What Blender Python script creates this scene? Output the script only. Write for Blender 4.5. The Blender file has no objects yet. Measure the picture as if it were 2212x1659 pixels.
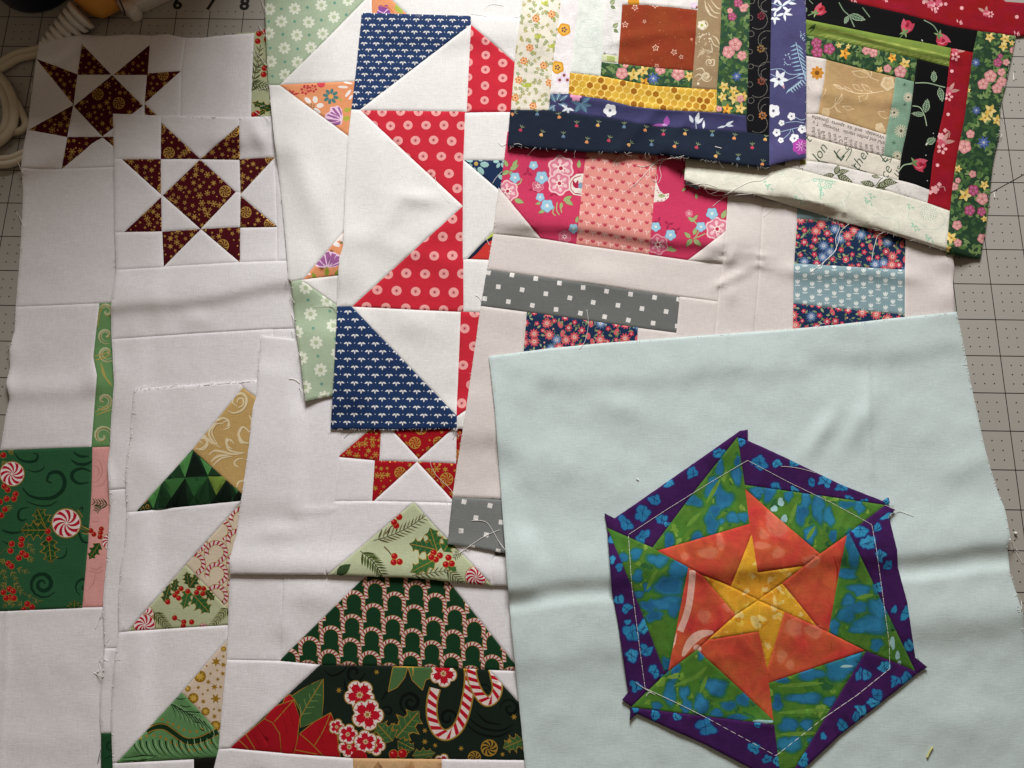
import bpy, math, random
import numpy as np
from mathutils import Vector, Matrix
from mathutils.geometry import delaunay_2d_cdt

# ------------------------------------------------------------------ camera, light, exposure
scn = bpy.context.scene
IN = 0.0254
PITCH, ROLL, DIST, FPX, PW, PH = 0.2247, 0.0365, 19.4553 * IN, 1602.9, 2212.0, 1659.0
MAT_YAW, MAT_X, MAT_Y = -0.0534, -13.566 * IN, 11.702 * IN
CAM = Vector((0, -DIST * math.sin(PITCH), DIST * math.cos(PITCH)))
CROT = Matrix.Rotation(PITCH, 4, 'X') @ Matrix.Rotation(-ROLL, 4, 'Z')
cd = bpy.data.cameras.new('camera')
cd.sensor_width = 36.0
cd.lens = 36.0 * FPX / PW
cd.clip_start, cd.clip_end = 0.01, 50
cam = bpy.data.objects.new('camera', cd)
scn.collection.objects.link(cam)
cam.matrix_world = Matrix.Translation(CAM) @ CROT
scn.camera = cam

world = bpy.data.worlds.new('World')
scn.world = world
world.use_nodes = True
bg = world.node_tree.nodes['Background']
bg.inputs[0].default_value = (1.0, 0.77, 0.55, 1)
bg.inputs[1].default_value = 0.115

def area(name, loc, target, sx, sy, power, col, spread=180):
    ld = bpy.data.lights.new(name, 'AREA')
    ld.shape = 'RECTANGLE'
    ld.size, ld.size_y, ld.energy, ld.color = sx, sy, power, col
    ld.spread = math.radians(spread)
    o = bpy.data.objects.new(name, ld)
    scn.collection.objects.link(o)
    o.location = loc
    o.rotation_euler = (Vector(target) - Vector(loc)).to_track_quat('-Z', 'Y').to_euler()
    return o
area('window_light', (0.12, 1.25, 0.68), (0.08, -0.10, 0.0), 0.52, 0.42, 7.2, (1.0, 0.99, 0.985), 90)

scn.view_settings.view_transform = 'Standard'
scn.view_settings.look = 'None'
scn.view_settings.exposure = 0.10
scn.view_settings.gamma = 1.0

# ------------------------------------------------------------------ helpers: photo crops -> table plane
col = scn.collection
CR = {'c1': (0, 0, .32), 'c2': (530.9, 0, .32), 'c3': (1061.8, 0, .32), 'c4': (1504.2, 0, .32),
      'd1': (0, 442.4, .32), 'd2': (530.9, 442.4, .32), 'd3': (973.3, 353.9, .32), 'd4': (1504.2, 442.4, .32),
      'e1': (0, 884.8, .24), 'e2': (0, 1260.8, .24), 'e3': (442.4, 884.8, .32), 'e4': (442.4, 1216.6, .32),
      'e5': (1238.7, 884.8, .36), 'e6': (1238.7, 1216.6, .36), 'f1': (1663.4, 0, .248), 'f2': (1114.8, 0, .28),
      't1': (1716.5, 115, .1974), 'o1': (601.7, 132.7, .08), 'i1': (0, 0, .176), 'j1': (0, 265.4, .112),
      'r1': (1999.6, 1017.5, .3868), 'D': (0, 0, 1.0)}
M3 = np.array(CROT.to_3x3())
C0 = np.array(CAM)

def unproj(x, y, z):
    """plan coordinates of the survey (x right, y down) -> metres on the table at height z"""
    x = np.asarray(x, float); y = np.asarray(y, float); z = np.asarray(z, float)
    d = np.stack([x - PW / 2, PH / 2 - y, np.full_like(x, -FPX)], -1) @ M3.T
    t = (z - C0[2]) / d[..., 2]
    return np.stack([C0[0] + d[..., 0] * t, C0[1] + d[..., 1] * t, z + 0 * x], -1)

def pts(s):
    """'c1: 1,2 3,4 | e2: 5,6' -> list of plan points"""
    out = []
    for part in s.split('|'):
        k, body = part.split(':')
        ox, oy, f = CR[k.strip()]
        for tok in body.split():
            a, b = tok.split(',')
            out.append((ox + f * float(a), oy + f * float(b)))
    return np.array(out)

def lin(h, a=0.0):
    h = h.lstrip('#')
    v = [int(h[i:i + 2], 16) / 255 for i in (0, 2, 4)]
    return tuple(c / 12.92 if c <= .04045 else ((c + .055) / 1.055) ** 2.4 for c in v) + (a,)

def area2(p):
    x, y = p[:, 0], p[:, 1]
    return float(np.dot(x, np.roll(y, -1)) - np.dot(np.roll(x, -1), y))

def ccw(p):
    p = np.asarray(p, float)
    return p if area2(p) > 0 else p[::-1]

def inside(poly, X, Y):
    r = np.zeros(np.shape(X), bool)
    n = len(poly)
    j = n - 1
    for i in range(n):
        xi, yi = poly[i]; xj, yj = poly[j]
        if yi != yj:
            c = ((yi > Y) != (yj > Y)) & (X < (xj - xi) * (Y - yi) / (yj - yi) + xi)
            r ^= c
        j = i
    return r

def edge_dist(poly, P):
    d = np.full(len(P), 1e9)
    for i in range(len(poly)):
        a = poly[i]; b = poly[(i + 1) % len(poly)]
        ab = b - a
        L = max(1e-9, ab @ ab)
        t = np.clip(((P - a) @ ab) / L, 0, 1)
        q = P - (a + t[:, None] * ab)
        d = np.minimum(d, np.hypot(q[:, 0], q[:, 1]))
    return d

def densify(poly, step):
    out = []
    n = len(poly)
    for i in range(n):
        a = poly[i]; b = poly[(i + 1) % n]
        k = max(1, int(np.hypot(*(b - a)) / step))
        for t in range(k):
            out.append(a + (b - a) * t / k)
    return np.array(out)

def offset(poly, d):
    poly = ccw(poly)
    n = len(poly)
    out = []
    for i in range(n):
        a, b, c = poly[i - 1], poly[i], poly[(i + 1) % n]
        e1 = (b - a) / (np.hypot(*(b - a)) + 1e-9); e2 = (c - b) / (np.hypot(*(c - b)) + 1e-9)
        n1 = np.array([e1[1], -e1[0]]); n2 = np.array([e2[1], -e2[0]])
        m = n1 + n2
        L = np.hypot(*m)
        if L < 1e-6: m, L = n1, 1
        m /= L
        s = d / max(.45, m @ n1)
        out.append(b + m * s)
    return np.array(out)

def smooth(p, n=6, closed=False):
    """catmull-rom through points"""
    p = [np.asarray(q, float) for q in p]
    out = []
    m = len(p)
    for i in range(m if closed else m - 1):
        p0 = p[(i - 1) % m] if closed or i > 0 else p[i]
        p1 = p[i]; p2 = p[(i + 1) % m]
        p3 = p[(i + 2) % m] if closed or i + 2 < m else p2
        for k in range(n):
            t = k / n
            out.append(.5 * ((2 * p1) + (-p0 + p2) * t + (2 * p0 - 5 * p1 + 4 * p2 - p3) * t * t + (-p0 + 3 * p1 - 3 * p2 + p3) * t ** 3))
    if not closed: out.append(p[-1])
    return np.array(out)

# ------------------------------------------------------------------ materials
def new_mat(name):
    m = bpy.data.materials.new(name)
    m.use_nodes = True
    nt = m.node_tree
    b = nt.nodes['Principled BSDF']
    return m, nt, b

def N(nt, t, **kw):
    n = nt.nodes.new(t)
    for k, v in kw.items():
        setattr(n, k, v)
    return n

def fabric(name, mottled=0.0, tint=(1, 1, 1, 1), weave=1.0, slub=0.13):
    m, nt, b = new_mat(name)
    L = nt.links.new
    at = N(nt, 'ShaderNodeAttribute', attribute_name='Col')
    tc = N(nt, 'ShaderNodeTexCoord')
    # weave slubs: noise stretched along warp and weft
    outs = []
    for sc in ((220, 3600, 900), (3600, 220, 900)):
        mp = N(nt, 'ShaderNodeMapping'); mp.inputs['Scale'].default_value = sc
        nz = N(nt, 'ShaderNodeTexNoise'); nz.inputs['Scale'].default_value = 1.0; nz.inputs['Detail'].default_value = 2
        L(tc.outputs['Object'], mp.inputs['Vector']); L(mp.outputs[0], nz.inputs['Vector'])
        outs.append(nz.outputs['Fac'])
    ad = N(nt, 'ShaderNodeMath', operation='ADD'); L(outs[0], ad.inputs[0]); L(outs[1], ad.inputs[1])
    mr = N(nt, 'ShaderNodeMapRange')
    mr.inputs['From Min'].default_value = .6; mr.inputs['From Max'].default_value = 1.4
    mr.inputs['To Min'].default_value = 1 - slub; mr.inputs['To Max'].default_value = 1 + slub
    L(ad.outputs[0], mr.inputs['Value'])
    mul = N(nt, 'ShaderNodeVectorMath', operation='SCALE')
    src = at.outputs['Color']
    if mottled:
        nz = N(nt, 'ShaderNodeTexNoise'); nz.inputs['Scale'].default_value = 95; nz.inputs['Detail'].default_value = 4
        nz.inputs['Roughness'].default_value = .62; nz.inputs['Distortion'].default_value = .8
        L(tc.outputs['Object'], nz.inputs['Vector'])
        hs = N(nt, 'ShaderNodeHueSaturation')
        r1 = N(nt, 'ShaderNodeMapRange'); r1.inputs['From Min'].default_value = .3; r1.inputs['From Max'].default_value = .7
        r1.inputs['To Min'].default_value = 1 - mottled; r1.inputs['To Max'].default_value = 1 + mottled
        L(nz.outputs['Fac'], r1.inputs['Value']); L(r1.outputs[0], hs.inputs['Value'])
        nz2 = N(nt, 'ShaderNodeTexNoise'); nz2.inputs['Scale'].default_value = 60; nz2.inputs['Detail'].default_value = 3
        L(tc.outputs['Object'], nz2.inputs['Vector'])
        r2 = N(nt, 'ShaderNodeMapRange'); r2.inputs['From Min'].default_value = .3; r2.inputs['From Max'].default_value = .7
        r2.inputs['To Min'].default_value = .5 - mottled * .05; r2.inputs['To Max'].default_value = .5 + mottled * .05
        L(nz2.outputs['Fac'], r2.inputs['Value']); L(r2.outputs[0], hs.inputs['Hue'])
        L(src, hs.inputs['Color']); src = hs.outputs[0]
    L(src, mul.inputs[0]); L(mr.outputs[0], mul.inputs['Scale'])
    L(mul.outputs[0], b.inputs['Base Color'])
    # foil printing carried in the attribute's alpha
    L(at.outputs['Alpha'], b.inputs['Metallic'])
    rr = N(nt, 'ShaderNodeMapRange'); rr.inputs['To Min'].default_value = .88; rr.inputs['To Max'].default_value = .34
    L(at.outputs['Alpha'], rr.inputs['Value']); L(rr.outputs[0], b.inputs['Roughness'])
    b.inputs['Specular IOR Level'].default_value = .10
    # relief: weave + soft crumple
    cz = N(nt, 'ShaderNodeTexNoise'); cz.inputs['Scale'].default_value = 70; cz.inputs['Detail'].default_value = 4; cz.inputs['Roughness'].default_value = .6
    L(tc.outputs['Object'], cz.inputs['Vector'])
    b1 = N(nt, 'ShaderNodeBump'); b1.inputs['Strength'].default_value = .11 * weave; b1.inputs['Distance'].default_value = .0022
    L(cz.outputs['Fac'], b1.inputs['Height'])
    b2 = N(nt, 'ShaderNodeBump'); b2.inputs['Strength'].default_value = .28 * weave; b2.inputs['Distance'].default_value = .00025
    L(ad.outputs[0], b2.inputs['Height']); L(b1.outputs[0], b2.inputs['Normal'])
    L(b2.outputs[0], b.inputs['Normal'])
    return m

MAT = {'cotton': fabric('cotton_print'), 'batik': fabric('batik_cotton', .22, slub=.12),
       'broad': fabric('plain_broadcloth', slub=.11), 'linen': fabric('soft_cotton', .10, weave=1.4)}

def plain(name, hexc, rough=.5, spec=.4, noise_amt=.08, nscale=60):
    m, nt, b = new_mat(name)
    L = nt.links.new
    tc = N(nt, 'ShaderNodeTexCoord')
    nz = N(nt, 'ShaderNodeTexNoise'); nz.inputs['Scale'].default_value = nscale; nz.inputs['Detail'].default_value = 5
    L(tc.outputs['Object'], nz.inputs['Vector'])
    mr = N(nt, 'ShaderNodeMapRange'); mr.inputs['To Min'].default_value = 1 - noise_amt; mr.inputs['To Max'].default_value = 1 + noise_amt
    L(nz.outputs['Fac'], mr.inputs['Value'])
    mx = N(nt, 'ShaderNodeVectorMath', operation='SCALE'); mx.inputs[0].default_value = lin(hexc)[:3]
    L(mr.outputs[0], mx.inputs['Scale']); L(mx.outputs[0], b.inputs['Base Color'])
    r2 = N(nt, 'ShaderNodeMapRange'); r2.inputs['To Min'].default_value = rough - .06; r2.inputs['To Max'].default_value = rough + .06
    L(nz.outputs['Fac'], r2.inputs['Value']); L(r2.outputs[0], b.inputs['Roughness'])
    b.inputs['Specular IOR Level'].default_value = spec
    return m
MAT['mat'] = plain('mat_vinyl', '#a7a39b', .55, .30, .08, 14)
MAT['ink'] = plain('mat_ink', '#16130f', .6, .3)
MAT['table'] = plain('table_laminate', '#6b5a4a', .5)
MAT['yellow'] = plain('yellow_plastic', '#d9963a', .38, .5, .03)
MAT['white_plastic'] = plain('white_plastic', '#d8d2c8', .4, .5, .04)
MAT['grey_gap'] = plain('dark_gap', '#1c1814', .7)
MAT['cord'] = plain('cord_rubber', '#d3c8b2', .45, .4, .05)
MAT['navy_plastic'] = plain('navy_plastic', '#0a1430', .35, .5, .05)
MAT['thread'] = plain('cotton_thread', '#f6f3ee', .8, .3, .02)
MAT['dark_thread'] = plain('dark_thread', '#2c2a30', .85, .2)
MAT['lint'] = plain('yellow_lint', '#c9c27e', .85, .2)

# ------------------------------------------------------------------ objects
def tag(o, label=None, cat=None, group=None, kind=None):
    if label: o['label'] = label
    if cat: o['category'] = cat
    if group: o['group'] = group
    if kind: o['kind'] = kind
    return o

def empty(name, loc=(0, 0, 0)):
    o = bpy.data.objects.new(name, None)
    o.empty_display_size = .01
    col.objects.link(o)
    o.location = loc
    return o

def mesh_obj(name, verts, faces, mat, parent=None, smooth_=True):
    me = bpy.data.meshes.new(name)
    me.from_pydata([tuple(v) for v in verts], [], faces)
    if smooth_:
        me.polygons.foreach_set('use_smooth', [True] * len(me.polygons))
    me.materials.append(mat if not isinstance(mat, str) else MAT[mat])
    o = bpy.data.objects.new(name, me)
    col.objects.link(o)
    if parent:
        o.parent = parent
        o.location = -parent.location
    return o

# ------------------------------------------------------------------ height map of what already lies on the table
GS = 6.0
GX0, GY0 = -180.0, -180.0
GW, GH = int(2600 / GS), int(2080 / GS)
gx, gy = np.meshgrid(GX0 + GS * np.arange(GW), GY0 + GS * np.arange(GH))
HM = np.zeros((GH, GW))

def sample(G, x, y):
    u = np.clip((np.asarray(x) - GX0) / GS, 0, GW - 1.001); v = np.clip((np.asarray(y) - GY0) / GS, 0, GH - 1.001)
    i = u.astype(int); j = v.astype(int); a = u - i; b = v - j
    return (G[j, i] * (1 - a) + G[j, i + 1] * a) * (1 - b) + (G[j + 1, i] * (1 - a) + G[j + 1, i + 1] * a) * b

def dilate(G, r):
    out = G.copy()
    for ax in (0, 1):
        b = out.copy()
        for s in range(-r, r + 1):
            b = np.maximum(b, np.roll(out, s, ax))
        out = b
    return out

def blur(G, r):
    for _ in range(2):
        for ax in (0, 1):
            acc = np.zeros_like(G)
            for s in range(-r, r + 1):
                acc += np.roll(G, s, ax)
            G = acc / (2 * r + 1)
    return G

_rs = np.random.RandomState(7)
_waves = [(_rs.uniform(0, 6.28), _rs.uniform(0, 6.28), _rs.uniform(.75, 1.3)) for _ in range(60)]
def waves(x, y, lam, seed, n=7):
    z = 0
    for k in range(n):
        a, ph, f = _waves[(seed * 11 + k * 3) % 60]
        z = z + np.sin((x * math.cos(a) + y * math.sin(a)) * 6.283 / (lam * f) + ph + seed)
    return z / n

def wrinkle(spec, x, y):
    """millimetres of lift; spec rows: ('b',x,y,rx,ry,ang,h) bump, ('r',x0,y0,x1,y1,wL,wR,h) ridge"""
    z = np.zeros(np.shape(x))
    for s in spec:
        if s[0] == 'b':
            _, cx, cy, rx, ry, an, h = s
            c, q = math.cos(an), math.sin(an)
            u = ((x - cx) * c + (y - cy) * q) / rx; v = (-(x - cx) * q + (y - cy) * c) / ry
            z = z + h * np.exp(-(u * u + v * v))
        else:
            _, x0, y0, x1, y1, wl, wr, h = s
            dx, dy = x1 - x0, y1 - y0
            L = math.hypot(dx, dy)
            t = ((x - x0) * dx + (y - y0) * dy) / L
            d = ((x - x0) * -dy + (y - y0) * dx) / L      # positive = below a left-to-right line
            d = d + 5 * np.sin(t / 55.0 + x0) * min(1, wr / 12)
            w = np.where(d > 0, wr, wl)
            e = np.where(t < 0, t, np.where(t > L, t - L, 0)) / (wl * .8 + 20)
            z = z + h * np.exp(-(d / w) ** 2 - e * e)
    return z

class Block:
    def __init__(self, name, label, cat='quilt block', group=None, noise=.5, spec=(), thick=.85, seed=1, mat='cotton'):
        self.name, self.label, self.cat, self.group = name, label, cat, group
        self.noise, self.spec, self.thick, self.seed, self.mat = noise, list(spec), thick, seed, mat
        self.patches = []
    def patch(self, name, poly, color, pr=None, mat=None, lift=None, step=9.0, label=None, edge=.8):
        p = pts(poly) if isinstance(poly, str) else np.asarray(poly, float)
        self.patches.append((name, p, color, pr, mat or self.mat, lift, step, label, edge))
        return p
    def wr(self, x, y):
        m = wrinkle(self.spec, x, y)
        m = m + self.noise * (.5 + .5 * waves(x, y, 210, self.seed)) + self.noise * .35 * (.5 + .5 * waves(x, y, 74, self.seed + 3))
        return m * .001
    def build(self):
        global HM
        mask = np.zeros(HM.shape, bool)
        for p in self.patches: mask |= inside(p[1], gx, gy)
        wide = dilate(mask.astype(float), 2) > 0
        base = blur(dilate(HM, 4), 2) + self.thick * .001
        c = unproj(*np.mean([q[1].mean(0) for q in self.patches], 0), 0)
        root = empty(self.name, (float(c[0]), float(c[1]), 0))
        tag(root, self.label, self.cat, self.group)
        self.root = root
        rnd = random.Random(self.seed)
        newH = HM.copy()
        for i, (name, poly, color, pr, mat, lift, step, label, edge) in enumerate(self.patches):
            self.make(root, i, name, poly, color, pr, mat, lift, step, label, base, rnd, edge)
            L = 0 if lift is None else lift(gx, gy) * .001
            top = base + self.wr(gx, gy) + L
            mm = dilate(inside(poly, gx, gy).astype(float), 1) > 0
            newH = np.where(mm, np.maximum(newH, top), newH)
        HM = newH
        return root
    def make(self, root, i, name, poly, color, pr, mat, lift, step, label, base, rnd, edge):
        poly = offset(poly, edge)
        ring = densify(poly, 7.0)
        jit = np.array([[rnd.uniform(-.28, .28), rnd.uniform(-.28, .28)] for _ in ring])
        ring = ring + jit
        lo, hi = poly.min(0), poly.max(0)
        X, Y = np.meshgrid(np.arange(lo[0], hi[0], step), np.arange(lo[1], hi[1], step))
        P = np.stack([X.ravel(), Y.ravel()], -1)
        P[:, 0] += (np.round((P[:, 1] - lo[1]) / step) % 2) * step * .5
        extra = [P[inside(ring, P[:, 0], P[:, 1])]]
        for dd in (1.6, 3.6, 6.5):
            q = densify(offset(poly, -dd), 6.0)
            q = q[inside(ring, q[:, 0], q[:, 1])]
            if len(q):
                q = q[edge_dist(ring, q) > dd * .6]
            extra.append(q)
        e0 = extra[0]
        if len(e0): e0 = e0[edge_dist(ring, e0) > 7.5]
        inner = np.concatenate([e0] + [e for e in extra[1:] if len(e)]) if len(extra) else e0
        V = [tuple(v) for v in ring] + [tuple(v) for v in inner]
        faces = [list(range(len(ring)))]
        cols = [lin(color)]; shp = [ring]
        if pr is not None:
            for sp, sc in pr.shapes:
                sp = ccw(sp)
                if sp[:, 0].max() < lo[0] or sp[:, 0].min() > hi[0] or sp[:, 1].max() < lo[1] or sp[:, 1].min() > hi[1]: continue
                if abs(area2(sp)) < .03: continue
                n0 = len(V)
                V += [tuple(v) for v in sp]
                faces.append(list(range(n0, n0 + len(sp))))
                cols.append(sc); shp.append(sp)
        o = delaunay_2d_cdt([Vector(v) for v in V], [], faces, 1, .01, True)
        ov = np.array([(v.x, v.y) for v in o[0]])
        tri, cen, claim = [], [], {}
        for f, org in zip(o[2], o[5]):
            if 0 in org:
                n = len(tri); tri.append(list(f)); cen.append(ov[list(f)].mean(0))
                for a in org: claim.setdefault(a, []).append(n)
        cen = np.array(cen); top = np.zeros(len(tri), int)
        for a in sorted(claim):
            if a == 0: continue
            idx = np.array(claim[a]); top[idx[inside(shp[a], cen[idx, 0], cen[idx, 1])]] = a
        tc = [cols[k] for k in top]
        used = sorted({a for f in tri for a in f})
        rem = {a: k for k, a in enumerate(used)}
        ov = ov[used]
        tri = [[rem[a] for a in f] for f in tri]
        d = edge_dist(poly, ov)
        z = sample(base, ov[:, 0], ov[:, 1]) + self.wr(ov[:, 0], ov[:, 1])
        if lift is not None: z = z + lift(ov[:, 0], ov[:, 1]) * .001
        z = z - .00046 * np.exp(-(d / 2.2) ** 2) + (i % 5) * .00006
        W = unproj(ov[:, 0], ov[:, 1], z)
        # hem: turn the cut edge down by the cloth's thickness
        cnt = {}
        for fi, f in enumerate(tri):
            for a, b in zip(f, f[1:] + f[:1]):
                if (b, a) in cnt: del cnt[(b, a)]
                else: cnt[(a, b)] = fi
        verts = [tuple(w) for w in W]
        fs = list(tri); fc = list(tc)
        vmap = {}
        for (a, b), fi in cnt.items():
            for q in (a, b):
                if q not in vmap:
                    vmap[q] = len(verts)
                    verts.append(tuple(W[q])); verts.append((W[q][0], W[q][1], W[q][2] - .0006))
            va, vb = vmap[a], vmap[b]
            fs.append([va, va + 1, vb + 1, vb]); fc.append(tc[fi])
        # plan y runs downwards: flip so the face side looks up
        fs = [f[::-1] for f in fs]
        ob = mesh_obj(name, verts, fs, mat, root)
        me = ob.data
        ca = me.color_attributes.new('Col', 'FLOAT_COLOR', 'CORNER')
        buf = []
        for f, c4 in zip(fs, fc):
            buf += list(c4) * len(f)
        ca.data.foreach_set('color', buf)
        if label: ob['label'] = label
        return ob

def tube(name, P3, r, mat, parent=None, sides=6, radii=None, cap=True):
    P3 = [Vector(p) for p in P3]
    V, F = [], []
    up = Vector((0, 0, 1))
    n = len(P3)
    for i, p in enumerate(P3):
        t = (P3[min(i + 1, n - 1)] - P3[max(i - 1, 0)]).normalized()
        s = t.cross(up)
        s = s.normalized() if s.length > 1e-4 else Vector((1, 0, 0))
        u = s.cross(t).normalized()
        rr = radii[i] if radii else r
        for k in range(sides):
            a = 6.28318 * k / sides
            V.append(p + s * rr * math.cos(a) + u * rr * math.sin(a))
        if i:
            for k in range(sides):
                a0 = (i - 1) * sides + k; a1 = (i - 1) * sides + (k + 1) % sides
                F.append([a0, a1, a1 + sides, a0 + sides])
    if cap:
        F.append(list(range(sides))[::-1]); F.append(list(range((n - 1) * sides, n * sides)))
    return mesh_obj(name, V, F, mat, parent)

def thread(s, parent=None, label=None, r=.00017, mat='thread', up=.00005, arch=.0, seed=0):
    p = smooth(pts(s), 6)
    z = sample(HM, p[:, 0], p[:, 1]) + r + up
    if arch:
        t = np.linspace(0, 1, len(p)); z = z + arch * np.sin(t * math.pi) ** 2
    z = blur1(z)
    W = unproj(p[:, 0], p[:, 1], z)
    o = tube('loose_thread', W, r, mat, None if parent is None else parent, 5)
    if parent is None:
        tag(o, label, 'thread', 'loose threads lying on the blocks')
    return o

def blur1(z):
    k = np.pad(z, 2, mode='edge')
    return np.maximum(z, (k[:-4] + k[1:-3] + k[2:-2] + k[3:-1] + k[4:]) / 5)

def fray(root, s, n, seed, lmin=3, lmax=9, mat='thread', r=.00009, out=1):
    """short cut-yarn ends along a raw edge, too many to count: one part"""
    rnd = random.Random(seed)
    p = pts(s)
    seg = np.hypot(*(p[1:] - p[:-1]).T)
    V, F = [], []
    for _ in range(n):
        t = rnd.uniform(0, seg.sum()); i = 0
        while i < len(seg) - 1 and t > seg[i]:
            t -= seg[i]; i += 1
        a = p[i] + (p[i + 1] - p[i]) * t / seg[i]
        e = (p[i + 1] - p[i]) / seg[i]
        nrm = np.array([e[1], -e[0]]) * out
        L = rnd.uniform(lmin, lmax) * (2.0 if rnd.random() < .1 else 1)
        dirv = nrm * rnd.uniform(.2, 1) + e * rnd.uniform(-1, 1)
        dirv /= np.hypot(*dirv)
        curl = rnd.uniform(-.8, .8)
        q = []
        for k in range(4):
            an = curl * k / 3
            dv = np.array([dirv[0] * math.cos(an) - dirv[1] * math.sin(an), dirv[0] * math.sin(an) + dirv[1] * math.cos(an)])
            q.append(a - dirv * 1.0 + dv * L * k / 3)
        q = np.array(q)
        z = sample(HM, q[:, 0], q[:, 1]); z = np.maximum(z, z[0] * .6 + z * .4) + .0001
        W = unproj(q[:, 0], q[:, 1], z)
        b = len(V)
        for k, w in enumerate(W):
            d = W[min(k + 1, 3)] - W[max(k - 1, 0)]
            sd = np.array([d[1], -d[0], 0]); sd /= np.linalg.norm(sd) + 1e-9
            V += [tuple(w + sd * r), tuple(w - sd * r), tuple(w + np.array([0, 0, r * 1.5]))]
            if k:
                o = b + (k - 1) * 3
                F += [[o, o + 1, o + 4, o + 3], [o + 1, o + 2, o + 5, o + 4], [o + 2, o, o + 3, o + 5]]
    ob = mesh_obj('frayed_yarn', V, F, mat, root)
    ob['kind'] = 'stuff'
    return ob

# ------------------------------------------------------------------ printed motifs (flat print, cut into the cloth mesh)
GOLD = lin('#b9913c', .55)
_tcache = {}
def text_faces(txt, shear=0.0, bold=0.0):
    key = (txt, shear, bold)
    if key not in _tcache:
        cu = bpy.data.curves.new('t', 'FONT')
        cu.body = txt; cu.size = 1.0; cu.resolution_u = 2; cu.shear = shear; cu.offset = bold
        o = bpy.data.objects.new('t', cu)
        col.objects.link(o)
        me = o.to_mesh()
        v = np.array([(q.co.x, q.co.y) for q in me.vertices]) if len(me.vertices) else np.zeros((0, 2))
        f = [list(p.vertices) for p in me.polygons]
        o.to_mesh_clear()
        bpy.data.objects.remove(o); bpy.data.curves.remove(cu)
        _tcache[key] = (v, f)
    return _tcache[key]

def C(c):
    return c if isinstance(c, tuple) else lin(c)

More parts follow.
